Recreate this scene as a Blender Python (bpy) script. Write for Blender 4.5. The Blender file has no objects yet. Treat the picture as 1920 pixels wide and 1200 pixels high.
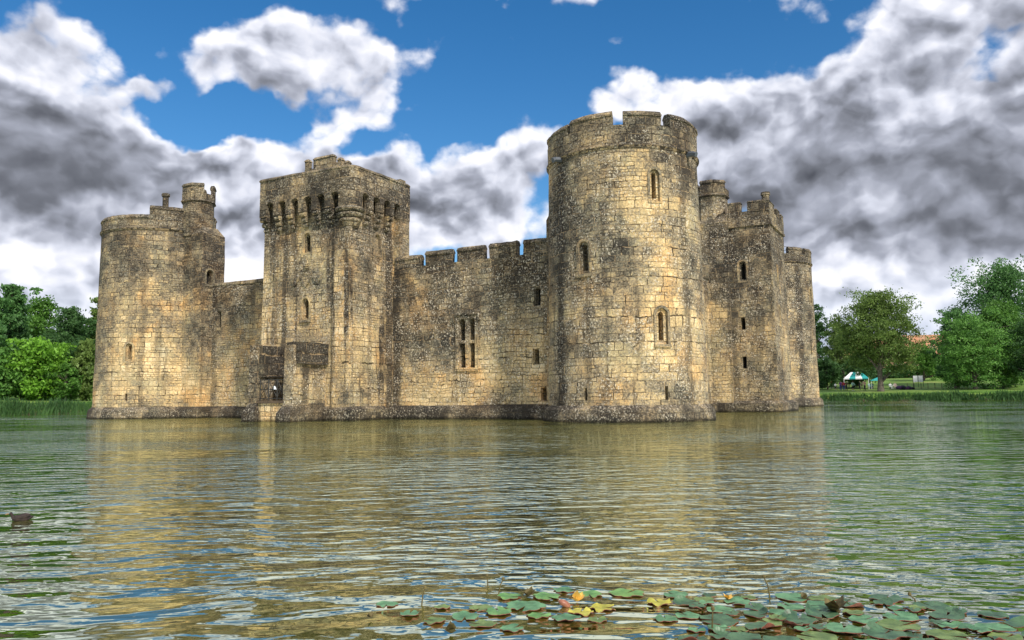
import bpy, bmesh, math, random
import numpy as np
from mathutils import Vector, Matrix, noise
PI = math.pi
R_ = math.radians
sc = bpy.context.scene
col = sc.collection
# ------------------------------------------------------------------ camera
F_PX, PITCH, ROLL, CAM_H = 1500.0, R_(5.345), R_(0.641), 1.56
fw = Vector((0, math.cos(PITCH), math.sin(PITCH)))
rt = Vector((1, 0, 0)); up = rt.cross(fw)
rt2 = rt * math.cos(ROLL) - up * math.sin(ROLL)
up2 = up * math.cos(ROLL) + rt * math.sin(ROLL)
cam_d = bpy.data.cameras.new('camera'); cam = bpy.data.objects.new('camera', cam_d); col.objects.link(cam)
m3 = Matrix((rt2, up2, -fw)).transposed()
cam.matrix_world = Matrix.Translation((0, 0, CAM_H)) @ m3.to_4x4()
cam_d.sensor_width = 36; cam_d.lens = 36 * F_PX / 1920
cam_d.clip_start = 0.1; cam_d.clip_end = 5000
sc.camera = cam

def azel(px, py):
    d = fw * F_PX + rt2 * (px - 960) + up2 * (600 - py)
    return math.atan2(d.x, d.y), math.atan2(d.z, math.hypot(d.x, d.y))

# ------------------------------------------------------------------ node helper
class NT:
    def __init__(s, tree): s.t = tree; s.n = tree.nodes; s.l = tree.links
    def node(s, typ, **kw):
        n = s.n.new(typ)
        for k, v in kw.items(): setattr(n, k, v)
        return n
    def set(s, sock, v):
        if isinstance(v, bpy.types.NodeSocket): s.l.new(v, sock)
        elif isinstance(v, (tuple, list)) and len(v) == 3 and sock.type == 'RGBA': sock.default_value = (*v, 1)
        else: sock.default_value = v
    def math(s, op, a, b=None, c=None, clamp=False):
        n = s.node('ShaderNodeMath', operation=op, use_clamp=clamp)
        s.set(n.inputs[0], a)
        if b is not None: s.set(n.inputs[1], b)
        if c is not None: s.set(n.inputs[2], c)
        return n.outputs[0]
    def vmath(s, op, a, b=None, scale=None):
        n = s.node('ShaderNodeVectorMath', operation=op)
        s.set(n.inputs[0], a)
        if b is not None: s.set(n.inputs[1], b)
        if scale is not None: s.set(n.inputs['Scale'], scale)
        return n.outputs['Value'] if op in ('LENGTH', 'DOT_PRODUCT', 'DISTANCE') else n.outputs[0]
    def noise(s, vec, scale, detail=4, rough=.55, color=False, dist=0.0):
        n = s.node('ShaderNodeTexNoise'); s.set(n.inputs['Vector'], vec)
        n.inputs['Scale'].default_value = scale; n.inputs['Detail'].default_value = detail
        n.inputs['Roughness'].default_value = rough; n.inputs['Distortion'].default_value = dist
        return n.outputs['Color'] if color else n.outputs['Fac']
    def mr(s, v, a, b, c=0.0, d=1.0, smooth=True):
        n = s.node('ShaderNodeMapRange'); n.interpolation_type = 'SMOOTHSTEP' if smooth else 'LINEAR'
        s.set(n.inputs[0], v)
        for i, x in zip((1, 2, 3, 4), (a, b, c, d)): s.set(n.inputs[i], x)
        return n.outputs[0]
    def mix(s, f, a, b, blend='MIX'):
        n = s.node('ShaderNodeMix', data_type='RGBA', blend_type=blend)
        s.set(n.inputs[0], f); s.set(n.inputs[6], a); s.set(n.inputs[7], b)
        return n.outputs[2]
    def ramp(s, f, stops, interp='LINEAR'):
        n = s.node('ShaderNodeValToRGB'); s.set(n.inputs[0], f); cr = n.color_ramp; cr.interpolation = interp
        while len(cr.elements) < len(stops): cr.elements.new(.5)
        for e, (p, c) in zip(cr.elements, stops): e.position = p; e.color = (*c, 1)
        return n.outputs[0]
    def comb(s, x=0.0, y=0.0, z=0.0):
        n = s.node('ShaderNodeCombineXYZ')
        for i, v in enumerate((x, y, z)): s.set(n.inputs[i], v)
        return n.outputs[0]
    def sep(s, v):
        n = s.node('ShaderNodeSeparateXYZ'); s.set(n.inputs[0], v); return n.outputs

# ------------------------------------------------------------------ sun and sky
SUN_EL = R_(42)
sun_h = Vector((.52, -.854)).normalized()
sun_dir = Vector((sun_h.x * math.cos(SUN_EL), sun_h.y * math.cos(SUN_EL), math.sin(SUN_EL)))
sd = bpy.data.lights.new('sun', 'SUN'); so = bpy.data.objects.new('sun', sd); col.objects.link(so)
so.rotation_euler = sun_dir.to_track_quat('Z', 'Y').to_euler()
sd.energy = 3.7; sd.angle = R_(3); sd.color = (1, .94, .84)
sc.view_settings.view_transform = 'Standard'; sc.view_settings.look = 'None'
sc.view_settings.exposure = 0.28; sc.view_settings.gamma = 1

w = bpy.data.worlds.new('World'); sc.world = w; w.use_nodes = True
N = NT(w.node_tree); N.n.clear()
sky = N.node('ShaderNodeTexSky', sky_type='NISHITA', sun_disc=False)
sky.sun_elevation = SUN_EL; sky.sun_rotation = math.atan2(sun_h.x, sun_h.y)
sky.air_density = 1.0; sky.dust_density = .3; sky.ozone_density = 3.0
blue = N.vmath('SCALE', sky.outputs[0], scale=.10)
hs = N.node('ShaderNodeHueSaturation'); hs.inputs['Saturation'].default_value = 1.34; hs.inputs['Value'].default_value = 1.08
N.set(hs.inputs['Color'], blue); blue = hs.outputs[0]
tc = N.node('ShaderNodeTexCoord'); D = tc.outputs['Generated']
dx, dy, dz = N.sep(D)
az = N.math('ARCTAN2', dx, dy)
el = N.math('ARCSINE', dz)
flat = N.comb(az, el, 0.0)
warp = N.vmath('SUBTRACT', N.noise(D, 5.0, 5, .6, color=True), (.5, .5, .5))
flatw = N.vmath('ADD', flat, N.vmath('SCALE', warp, scale=.15))
def blob(v, px, py, rx, ry):
    a, e = azel(px, py)
    d = N.vmath('SUBTRACT', v, (a, e, 0))
    d = N.vmath('MULTIPLY', d, (F_PX / rx * .93, F_PX / ry, 0))
    return N.mr(N.vmath('LENGTH', d), 1.35, .35)
def total(v, L):
    t = None
    for *b, wt in L:
        x = blob(v, *b)
        x = N.math('MULTIPLY', x, wt)
        t = x if t is None else N.math('ADD', t, x)
    return t
CL = [(50, 160, 190, 150, 1), (30, 330, 230, 150, 1), (330, 330, 260, 100, 1), (480, 410, 360, 110, 1),
      (570, 140, 205, 105, 1.05), (650, 250, 90, 70, .5), (860, 400, 220, 120, 1), (980, 300, 110, 60, .4),
      (1215, 200, 110, 60, .9), (1430, 250, 180, 110, 1), (1640, 330, 330, 170, 1), (1810, 140, 170, 240, 1.1),
      (1250, 30, 45, 25, .42), (1195, 95, 35, 15, .36), (265, 165, 60, 18, .45), (810, 232, 60, 20, .4),
      (1650, 560, 500, 140, 1), (200, 560, 500, 110, 1)]
dens = total(flatw, CL)
hole = total(flatw, [(1850, 120, 40, 70, .35), (400, 225, 120, 40, .75), (1590, 480, 60, 18, .5), (690, 300, 60, 30, .5), (590, 200, 60, 28, .45), (1490, 440, 60, 20, .5)])
dens = N.math('SUBTRACT', dens, hole)
# the sky behind the camera: broken cloud
back = N.math('MULTIPLY', N.mr(N.math('ABSOLUTE', az), .75, 1.0), N.mr(N.noise(D, 2.2, 5, .5), .42, .6))
topk = N.mr(el, .45, .54)  # overhead cloud out of view, added bright to silver the water and add light
top = N.math('MULTIPLY', topk, N.mr(N.noise(D, 3.0, 4, .5), .38, .55))
low = N.mr(el, .20, .02)
dens = N.math('MAXIMUM', N.math('MAXIMUM', dens, back), N.math('MAXIMUM', top, low))
flatn = N.vmath('MULTIPLY', D, (1, 1, 1.25))
fb = N.noise(flatn, 5.5, 6, .6)
fb2 = N.noise(flatn, 15, 5, .65)
nz = N.math('ADD', N.math('MULTIPLY', N.math('SUBTRACT', fb, .5), 1.5), N.math('MULTIPLY', N.math('SUBTRACT', fb2, .5), .7))

# light and dark in the clouds
#MASK
up_off = N.vmath('ADD', flatn, (0.006, 0, 0.03))
sh = N.math('SUBTRACT', N.noise(flatn, 5.5, 3, .5), N.noise(up_off, 5.5, 3, .5))
def billow(v):
    vo = N.node('ShaderNodeTexVoronoi', feature='F1', voronoi_dimensions='2D'); N.set(vo.inputs['Vector'], v)
    vo.inputs['Scale'].default_value = 9.0; vo.inputs['Detail'].default_value = 2.4; vo.inputs['Roughness'].default_value = .55; vo.inputs['Lacunarity'].default_value = 2.2
    return vo.outputs['Distance']
bw_ = N.vmath('ADD', N.vmath('MULTIPLY', flat, (1, 1.35, 0)), N.vmath('SCALE', warp, scale=.10))
bil = billow(bw_)
nz = N.math('ADD', nz, N.math('ADD', .12, N.math('MULTIPLY', N.math('SUBTRACT', .50, bil), .75)))
mask = N.mr(N.math('ADD', dens, nz), .20, .72)
sh2 = N.math('SUBTRACT', fb2, N.noise(N.vmath('ADD', flatn, (.004, 0, .013)), 15, 5, .65))
sh3 = N.math('SUBTRACT', billow(N.vmath('ADD', bw_, (.008, .026, 0))), bil)
shade = N.math('ADD', N.math('MULTIPLY', N.math('ADD', N.math('MULTIPLY', sh, .8), N.math('ADD', N.math('MULTIPLY', sh3, .5), N.math('MULTIPLY', sh2, .12))), 3.2), N.math('MULTIPLY', N.math('SUBTRACT', N.noise(flatn, 3.2, 5, .55), .5), 1.0))
dark = total(flatw, [(20, 20, 110, 50, .4), (40, 300, 170, 75, .6), (90, 200, 90, 40, .25), (1560, 390, 300, 70, .38), (1480, 290, 120, 45, .25), (1700, 470, 230, 50, .25),
                     (1700, 300, 170, 60, .25), (1880, 330, 120, 200, .25), (1380, 400, 130, 50, .18), (880, 360, 110, 30, .1), (270, 300, 160, 50, .15), (560, 190, 90, 25, .3), (150, 400, 200, 60, .15)])
lite = total(flatw, [(1600, 545, 420, 45, .22), (300, 500, 330, 60, .2), (900, 470, 160, 50, .2), (1215, 180, 90, 45, .4), (560, 130, 110, 50, .2), (1720, 110, 100, 80, .2), (110, 90, 90, 70, .25), (1740, 600, 60, 50, .25), (1545, 550, 40, 40, .35), (430, 480, 90, 70, .15), (1800, 490, 160, 25, .15), (1000, 330, 60, 30, .1)])
L = N.math('ADD', N.math('ADD', .67, N.math('MULTIPLY', shade, .47)), N.math('MULTIPLY', lite, .7))
L = N.math('MULTIPLY', N.math('MAXIMUM', L, .12), N.math('SUBTRACT', 1.0, N.math('MULTIPLY', dark, .90)))
edge = N.mr(N.math('ADD', dens, nz), 1.05, .45, -.04, .22)
L = N.math('ADD', L, edge)
L = N.math('ADD', L, N.math('MULTIPLY', topk, .55))  # extra brightness for the added overhead cloud
ccol = N.ramp(L, [(0.0, (.055, .06, .075)), (.25, (.15, .16, .19)), (.5, (.33, .35, .42)), (.75, (.62, .645, .74)), (1.0, (.90, .90, .95))])
ccol = N.mix(N.mr(el, .16, .02), ccol, N.mix(.55, ccol, (.55, .64, .78)))
out = N.mix(mask, blue, ccol)
bg = N.node('ShaderNodeBackground'); N.set(bg.inputs[0], out); bg.inputs[1].default_value = 1.0
wo = N.node('ShaderNodeOutputWorld'); N.l.new(bg.outputs[0], wo.inputs[0])

# ------------------------------------------------------------------ castle frame: x = east, y = north, origin in the near drum tower
TH = R_(151.6); NC = Vector((6.9, 48.4))
EX = Vector((-math.cos(TH), -math.sin(TH))); VY = Vector((math.sin(TH), -math.cos(TH)))
RZ = math.atan2(EX.y, EX.x)
def wl(x, y, z=0.0):
    p = NC + EX * x + VY * y
    return Vector((p.x, p.y, z))
def lw(p):
    d = Vector((p[0], p[1])) - NC
    return d.dot(EX), d.dot(VY)

# ------------------------------------------------------------------ materials
def mat(name):
    m = bpy.data.materials.new(name); m.use_nodes = True
    n = NT(m.node_tree); n.n.clear()
    b = n.node('ShaderNodeBsdfPrincipled'); o = n.node('ShaderNodeOutputMaterial')
    n.l.new(b.outputs[0], o.inputs[0])
    return m, n, b
def plain(name, c, rough=.7, var=.15, scale=6, metal=0.0):
    m, n, b = mat(name)
    t = n.node('ShaderNodeTexCoord').outputs['Object']
    f = n.noise(t, scale, 5, .6)
    lo = tuple(x * (1 - var) for x in c); hi = tuple(min(1, x * (1 + var)) for x in c)
    n.set(b.inputs['Base Color'], n.mix(n.mr(f, .3, .7), lo, hi))
    b.inputs['Roughness'].default_value = rough; b.inputs['Metallic'].default_value = metal
    return m
def stone(name, bw, bh, ochre=.5, dirt=.5, lichen=.5, dark=.5, ztop=15.0, rub=.05, bump=1.0, tone=1.0, joints=1.0, seed=0.0, runs=()):
    """weathered sandstone masonry in courses; UV in metres"""
    m, n, b = mat(name)
    tcn = n.node('ShaderNodeTexCoord'); uv = tcn.outputs['UV']
    geo = n.node('ShaderNodeNewGeometry'); P = n.vmath('ADD', geo.outputs['Position'], (seed * 13.1, seed * 7.7, 0))
    u, v, _ = n.sep(uv)
    # courses of uneven height, joints that wander
    v2 = n.math('ADD', v, n.math('MULTIPLY', n.math('SUBTRACT', n.noise(n.comb(0.0, v, seed), .9, 2), .5), bh * 2.2))
    row = n.math('FLOOR', n.math('DIVIDE', v2, bh))
    u2 = n.math('ADD', u, n.math('MULTIPLY', n.math('SUBTRACT', n.noise(n.comb(n.math('MULTIPLY', u, .7), n.math('MULTIPLY', row, 3.7), seed), 1.0, 1), .5), bw * 1.8))
    wob = n.vmath('SUBTRACT', n.noise(n.comb(u, v, seed), 2.3, 3, .6, color=True), (.5, .5, .5))
    wob2 = n.vmath('SUBTRACT', n.noise(n.comb(u, v, seed), .5, 2, .5, color=True), (.5, .5, .5))
    vec = n.vmath('ADD', n.comb(u2, v2, 0.0), n.vmath('ADD', n.vmath('SCALE', wob, scale=rub * 2.0), n.vmath('SCALE', wob2, scale=rub * 3.0)))
    br = n.node('ShaderNodeTexBrick'); n.set(br.inputs['Vector'], vec)
    br.inputs['Color1'].default_value = (0, 0, 0, 1); br.inputs['Color2'].default_value = (1, 1, 1, 1); br.inputs['Mortar'].default_value = (.5, .5, .5, 1)
    br.inputs['Scale'].default_value = 1; br.inputs['Mortar Size'].default_value = .026; br.inputs['Mortar Smooth'].default_value = .6
    br.inputs['Brick Width'].default_value = bw; br.inputs['Row Height'].default_value = bh
    br.offset = .5; br.squash = .75; br.squash_frequency = 3
    b2 = n.node('ShaderNodeTexBrick'); n.set(b2.inputs['Vector'], n.vmath('ADD', vec, n.vmath('SCALE', wob, scale=.05)))
    b2.inputs['Color1'].default_value = (0, 0, 0, 1); b2.inputs['Color2'].default_value = (1, 1, 1, 1); b2.inputs['Mortar'].default_value = (.5, .5, .5, 1)
    b2.inputs['Scale'].default_value = 1; b2.inputs['Mortar Size'].default_value = .020; b2.inputs['Mortar Smooth'].default_value = .7
    b2.inputs['Brick Width'].default_value = bw * .62; b2.inputs['Row Height'].default_value = bh * .5; b2.offset = .43; b2.squash = .8; b2.squash_frequency = 2
    pick = n.math('GREATER_THAN', n.noise(n.comb(n.math('MULTIPLY', u, .55), n.math('MULTIPLY', row, bh * 1.3), seed + 4.0), .55, 3, .6), .535)
    rnd = n.mix(pick, br.outputs['Color'], b2.outputs['Color'])
    mort = n.math('ADD', n.math('MULTIPLY', br.outputs['Fac'], n.math('SUBTRACT', 1.0, pick)), n.math('MULTIPLY', b2.outputs['Fac'], pick))
    big = n.noise(P, .22, 5, .6); mid = n.noise(P, 1.1, 6, .65); fine = n.noise(P, 9, 5, .7); vfine = n.noise(P, 26, 3, .7)
    _, _, pz = n.sep(geo.outputs['Position'])
    hgt = n.mr(pz, 1.0, ztop, 0, 1, False)
    f = n.math('ADD', n.math('MULTIPLY', n.math('SUBTRACT', rnd, .5), .20), n.math('MULTIPLY', n.math('SUBTRACT', mid, .5), .75))
    f = n.math('ADD', f, n.math('MULTIPLY', n.math('SUBTRACT', fine, .5), 1.0))
    f = n.math('ADD', f, n.math('MULTIPLY', n.math('SUBTRACT', vfine, .5), .55))
    f = n.math('ADD', f, n.math('MULTIPLY', n.math('SUBTRACT', big, .5), 1.35))
    f = n.math('ADD', f, .44 + ochre * .35)
    f = n.math('SUBTRACT', f, n.math('MULTIPLY', hgt, .38 * dirt * 2))
    t = tone
    f = n.math('ADD', n.math('MULTIPLY', n.math('SUBTRACT', f, .58), 1.5), .55)
    c = n.ramp(f, [(0.0, (.045 * t, .041 * t, .036 * t)), (.20, (.135 * t, .122 * t, .095 * t)), (.40, (.27 * t, .235 * t, .17 * t)),
                   (.58, (.43 * t, .355 * t, .22 * t)), (.78, (.60 * t, .465 * t, .25 * t)), (1.0, (.78 * t, .66 * t, .44 * t))])
    # orange and grey stones
    hue = n.noise(n.vmath('ADD', P, (31, 5, 9)), .45, 4, .6)
    c = n.mix(n.math('MULTIPLY', n.mr(hue, .52, .66), .22 + .38 * max(0, ochre)), c, n.mix(1.0, c, (1.18, .84, .52), 'MULTIPLY'))
    c = n.mix(n.math('MULTIPLY', n.mr(hue, .50, .36), .9), c, n.mix(1.0, c, (.72, .80, .88), 'MULTIPLY'))
    # weather streaks running down
    st = n.noise(n.vmath('MULTIPLY', P, (1.3, 1.3, .10)), 1.0, 5, .62)
    stm = n.math('MULTIPLY', n.mr(st, .52, .64), n.mr(mid, .35, .6, .5, 1))
    c = n.mix(n.math('MULTIPLY', stm, .78 * dark * 1.4, clamp=True), c, (.040, .036, .034))
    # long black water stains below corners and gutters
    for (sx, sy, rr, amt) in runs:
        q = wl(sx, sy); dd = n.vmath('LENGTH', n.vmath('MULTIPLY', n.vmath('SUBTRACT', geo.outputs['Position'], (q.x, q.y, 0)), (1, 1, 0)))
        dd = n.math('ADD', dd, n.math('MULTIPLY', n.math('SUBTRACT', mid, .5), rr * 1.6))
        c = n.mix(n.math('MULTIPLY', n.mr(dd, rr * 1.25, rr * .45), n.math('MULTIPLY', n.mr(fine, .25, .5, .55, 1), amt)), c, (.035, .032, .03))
    # black crust and pale lichen spots
    cr = n.noise(n.vmath('ADD', P, (3, 17, 2)), 7.5, 6, .78)
    c = n.mix(n.math('MULTIPLY', n.mr(cr, .54, .62), n.math('MULTIPLY', n.mr(n.math('ADD', n.math('ADD', mid, n.math('MULTIPLY', hgt, .18)), n.math('MULTIPLY', rnd, .16)), .42, .66), .65 * dark + .25)), c, (.05, .045, .04))
    li = n.noise(n.vmath('ADD', P, (9, 1, 22)), 8.5, 5, .75)
    lm = n.math('ADD', n.noise(n.vmath('ADD', P, (2, 8, 5)), .6, 3, .6), .05)
    c = n.mix(n.math('MULTIPLY', n.mr(li, .545, .60), n.math('MULTIPLY', n.mr(lm, .42, .62), lichen)), c, (.74 * t, .72 * t, .64 * t))
    # joints: pale lime mortar, some washed out dark
    jc = n.mix(n.mr(n.noise(P, 2.2, 3), .43, .57), n.mix(.55, c, (.60 * t, .47 * t, .30 * t)), (.03, .025, .02))
    c = n.mix(n.math('MULTIPLY', mort, .9 * joints, clamp=True), c, jc)
    # damp foot
    c = n.mix(n.mr(n.math('ADD', pz, n.math('MULTIPLY', mid, .25)), .38, .16), c, n.mix(1.0, c, (.28, .28, .24), 'MULTIPLY'))
    n.set(b.inputs['Base Color'], n.mix(.85, c, n.mix(1.0, c, (1.10, .98, .85), 'MULTIPLY')))
    b.inputs['Roughness'].default_value = .92
    b.inputs['Specular IOR Level'].default_value = .2
    h = n.math('ADD', n.math('MULTIPLY', n.math('SUBTRACT', 1.0, mort), .8), n.math('MULTIPLY', rnd, .45))
    h = n.math('ADD', h, n.math('ADD', n.math('MULTIPLY', fine, .7), n.math('ADD', n.math('MULTIPLY', mid, .8), n.math('MULTIPLY', vfine, .35))))
    bp = n.node('ShaderNodeBump'); bp.inputs['Strength'].default_value = 1.0; bp.inputs['Distance'].default_value = .085 * bump
    n.set(bp.inputs['Height'], h); n.l.new(bp.outputs[0], b.inputs['Normal'])
    return m
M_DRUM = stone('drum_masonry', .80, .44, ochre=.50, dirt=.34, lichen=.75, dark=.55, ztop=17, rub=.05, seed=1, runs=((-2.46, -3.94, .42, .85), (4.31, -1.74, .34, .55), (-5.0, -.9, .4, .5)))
M_DRUM_L = stone('left_drum_masonry', .66, .38, ochre=.80, dirt=.62, lichen=.25, dark=.5, ztop=17, rub=.05, seed=2)
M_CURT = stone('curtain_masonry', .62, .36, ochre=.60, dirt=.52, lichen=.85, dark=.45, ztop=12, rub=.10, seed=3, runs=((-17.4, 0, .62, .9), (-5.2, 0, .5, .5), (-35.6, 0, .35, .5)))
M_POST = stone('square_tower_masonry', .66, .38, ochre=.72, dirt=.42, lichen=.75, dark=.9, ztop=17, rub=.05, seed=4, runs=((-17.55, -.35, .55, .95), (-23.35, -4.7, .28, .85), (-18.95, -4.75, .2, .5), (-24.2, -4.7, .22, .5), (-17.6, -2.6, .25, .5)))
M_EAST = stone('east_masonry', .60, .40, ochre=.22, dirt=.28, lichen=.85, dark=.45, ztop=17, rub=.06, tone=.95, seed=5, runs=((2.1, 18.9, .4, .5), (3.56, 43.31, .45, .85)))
M_TOP = stone('parapet_masonry', .80, .45, ochre=-.34, dirt=0.0, lichen=.5, dark=.7, ztop=20, rub=.05, tone=.98, seed=6)
M_PLINTH = stone('plinth_masonry', 1.1, .5, ochre=-.50, dirt=.0, lichen=.6, dark=.7, ztop=20, rub=.08, tone=.9, joints=.35, seed=7)
M_DRESS = stone('dressed_stone', 2.2, .6, ochre=.42, dirt=.1, lichen=.12, dark=.25, ztop=20, rub=.01, bump=.35, tone=.95, joints=.5, seed=8)
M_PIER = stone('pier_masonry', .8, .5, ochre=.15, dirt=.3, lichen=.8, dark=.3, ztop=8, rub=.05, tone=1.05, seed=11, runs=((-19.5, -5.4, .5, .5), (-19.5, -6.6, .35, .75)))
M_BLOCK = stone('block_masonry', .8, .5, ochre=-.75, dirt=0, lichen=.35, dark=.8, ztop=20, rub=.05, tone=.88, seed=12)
M_VOID, _n, _b = mat('dark_interior'); _b.inputs['Base Color'].default_value = (.008, .007, .006, 1); _b.inputs['Roughness'].default_value = .9
M_IRON = plain('old_iron', (.03, .028, .025), .6)
M_WOOD = plain('old_timber', (.09, .06, .035), .8, .35, 9)
M_LEAD = plain('lead_spout', (.09, .10, .12), .5)

# ------------------------------------------------------------------ mesh helpers
class MB:
    def __init__(s): s.v = []; s.f = []; s.uv = []; s.mi = []
    def face(s, pts, uvs=None, mi=0):
        i = len(s.v); s.v += [tuple(p) for p in pts]; s.f.append(tuple(range(i, i + len(pts))))
        if uvs is None:
            a = Vector(pts[1]) - Vector(pts[0]); bq = Vector(pts[-1]) - Vector(pts[0]); nn = a.cross(bq)
            k = max(range(3), key=lambda q: abs(nn[q]))
            uvs = [((p[1], p[2]) if k == 0 else (p[0], p[2]) if k == 1 else (p[0], p[1])) for p in pts]
        s.uv.append([tuple(q) for q in uvs]); s.mi.append(mi)
    def sweep(s, F, s0, s1, prof, ns=1, close=False, mi=0, smode=1.0):
        """profile [(d, z)] counter-clockwise seen with d to the right, swept along F(s, d, z)"""
        cum = [0]
        for (a, b_), (c, d_) in zip(prof, prof[1:] + prof[:1]): cum.append(cum[-1] + math.hypot(c - a, d_ - b_))
        k = len(prof)
        S = [s0 + (s1 - s0) * i / ns for i in range(ns + 1)]
        for i in range(ns):
            for j in range(k):
                (d0, z0), (d1, z1) = prof[j], prof[(j + 1) % k]
                v0, v1 = z0 - d0, z1 - d1
                if abs(d0 - d1) < 1e-6: v0, v1 = z0, z1
                s.face([F(S[i], d0, z0), F(S[i + 1], d0, z0), F(S[i + 1], d1, z1), F(S[i], d1, z1)],
                       [(S[i] * smode, v0), (S[i + 1] * smode, v0), (S[i + 1] * smode, v1), (S[i] * smode, v1)], mi)
        if not close:
            s.face([F(s0, d, z) for d, z in prof][::-1], [(d, z) for d, z in prof][::-1], mi)
            s.face([F(s1, d, z) for d, z in prof], [(d, z) for d, z in prof], mi)
    def box(s, x0, x1, y0, y1, z0, z1, cell=None, tap=(0, 0, 0, 0), mi=0):
        """tap: inset of the x0, x1, y0, y1 faces at the top"""
        def P(a, b_, c):
            x0t, x1t = x0 + tap[0] * c, x1 - tap[1] * c; y0t, y1t = y0 + tap[2] * c, y1 - tap[3] * c
            return (x0t + (x1t - x0t) * a, y0t + (y1t - y0t) * b_, z0 + (z1 - z0) * c)
        c = cell or 1e9
        nx, ny, nz_ = (max(1, round(abs(q) / c)) for q in (x1 - x0, y1 - y0, z1 - z0))
        def grid(fn, na, nb, uvf):
            for i in range(na):
                for j in range(nb):
                    q = [fn(i / na, j / nb), fn((i + 1) / na, j / nb), fn((i + 1) / na, (j + 1) / nb), fn(i / na, (j + 1) / nb)]
                    s.face(q, [uvf(p) for p in q], mi)
        grid(lambda a, b_: P(a, 0, b_), nx, nz_, lambda p: (p[0], p[2]))
        grid(lambda a, b_: P(1 - a, 1, b_), nx, nz_, lambda p: (-p[0], p[2]))
        grid(lambda a, b_: P(1, a, b_), ny, nz_, lambda p: (p[1] + .37, p[2]))
        grid(lambda a, b_: P(0, 1 - a, b_), ny, nz_, lambda p: (-p[1], p[2]))
        grid(lambda a, b_: P(a, b_, 1), nx, ny, lambda p: (p[0], p[1]))
        grid(lambda a, b_: P(a, 1 - b_, 0), nx, ny, lambda p: (p[0], p[1]))
    def prism(s, pts, z0, z1, top=None, cells=1, mi=0):
        """vertical prism on a ccw outline, top outline optional"""
        top = top or pts; k = len(pts); cu = 0
        for i in range(k):
            a, b_ = pts[i], pts[(i + 1) % k]; c, d = top[i], top[(i + 1) % k]
            Ln = math.hypot(b_[0] - a[0], b_[1] - a[1])
            for q in range(cells):
                t0, t1 = q / cells, (q + 1) / cells
                L_ = lambda p, r, t: (p[0] + (r[0] - p[0]) * t, p[1] + (r[1] - p[1]) * t, z0 + (z1 - z0) * t)
                s.face([L_(a, c, t0), L_(b_, d, t0), L_(b_, d, t1), L_(a, c, t1)],
                       [(cu, z0 + (z1 - z0) * t0), (cu + Ln, z0 + (z1 - z0) * t0), (cu + Ln, z0 + (z1 - z0) * t1), (cu, z0 + (z1 - z0) * t1)], mi)
            cu += Ln
        s.face([(p[0], p[1], z1) for p in top], [(p[0], p[1]) for p in top], mi)
        s.face([(p[0], p[1], z0) for p in pts][::-1], [(p[0], p[1]) for p in pts][::-1], mi)
    def lathe(s, prof, seg=96, cap=True, mi=0, R0=None, c=(0, 0)):
        R0 = R0 or prof[0][0]
        for j in range(len(prof) - 1):
            (r0, z0), (r1, z1) = prof[j], prof[j + 1]
            for i in range(seg):
                a0, a1 = 2 * PI * i / seg, 2 * PI * (i + 1) / seg
                q = lambda r, a, z: (c[0] + r * math.cos(a), c[1] + r * math.sin(a), z)
                s.face([q(r0, a0, z0), q(r0, a1, z0), q(r1, a1, z1), q(r1, a0, z1)],
                       [(a0 * R0, z0), (a1 * R0, z0), (a1 * R0, z1 + (r0 - r1 if abs(z1 - z0) < .05 else 0)), (a0 * R0, z1 + (r0 - r1 if abs(z1 - z0) < .05 else 0))], mi)
        if cap:
            for (r, z), rev in ((prof[-1], 0), (prof[0], 1)):
                ps = [(c[0] + r * math.cos(2 * PI * i / seg), c[1] + r * math.sin(2 * PI * i / seg), z) for i in range(seg)]
                if rev: ps = ps[::-1]
                s.face(ps, [(p[0], p[1]) for p in ps], mi)
    def tube(s, p0, p1, r0, r1, seg=8, cap=True, mi=0):
        p0, p1 = Vector(p0), Vector(p1); d = (p1 - p0); L_ = d.length
        if L_ < 1e-6: return
        d /= L_; a = d.orthogonal().normalized(); b_ = d.cross(a)
        A = [p0 + (a * math.cos(2 * PI * i / seg) + b_ * math.sin(2 * PI * i / seg)) * r0 for i in range(seg)]
        B = [p1 + (a * math.cos(2 * PI * i / seg) + b_ * math.sin(2 * PI * i / seg)) * r1 for i in range(seg)]
        for i in range(seg):
            j = (i + 1) % seg
            s.face([A[i], A[j], B[j], B[i]], [(i / seg, 0), ((i + 1) / seg, 0), ((i + 1) / seg, L_), (i / seg, L_)], mi)
        if cap: s.face(A[::-1], [(0, 0)] * seg, mi); s.face(B, [(0, 0)] * seg, mi)
    def mesh(s, name, mats, rough=0.0, seed=0, weld=True, smooth=False):
        me = bpy.data.meshes.new(name); me.from_pydata(s.v, [], s.f); me.update()
        uvl = me.uv_layers.new(name='UVMap')
        uvl.data.foreach_set('uv', [c for f in s.uv for p in f for c in p])
        me.polygons.foreach_set('material_index', s.mi)
        for m in (mats if isinstance(mats, (list, tuple)) else [mats]): me.materials.append(m)
        if weld:
            bm = bmesh.new(); bm.from_mesh(me); bmesh.ops.remove_doubles(bm, verts=bm.verts, dist=.0006)
            if rough:
                o = Vector((seed * 3.3, seed * 1.7, seed))
                for v in bm.verts:
                    v.co += noise.noise_vector(v.co * 1.9 + o) * rough + noise.noise_vector(v.co * .45 + o) * rough * 1.3
            bmesh.ops.recalc_face_normals(bm, faces=bm.faces)
            bm.to_mesh(me); bm.free()
        if smooth:
            me.polygons.foreach_set('use_smooth', [True] * len(me.polygons))
        return me

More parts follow.
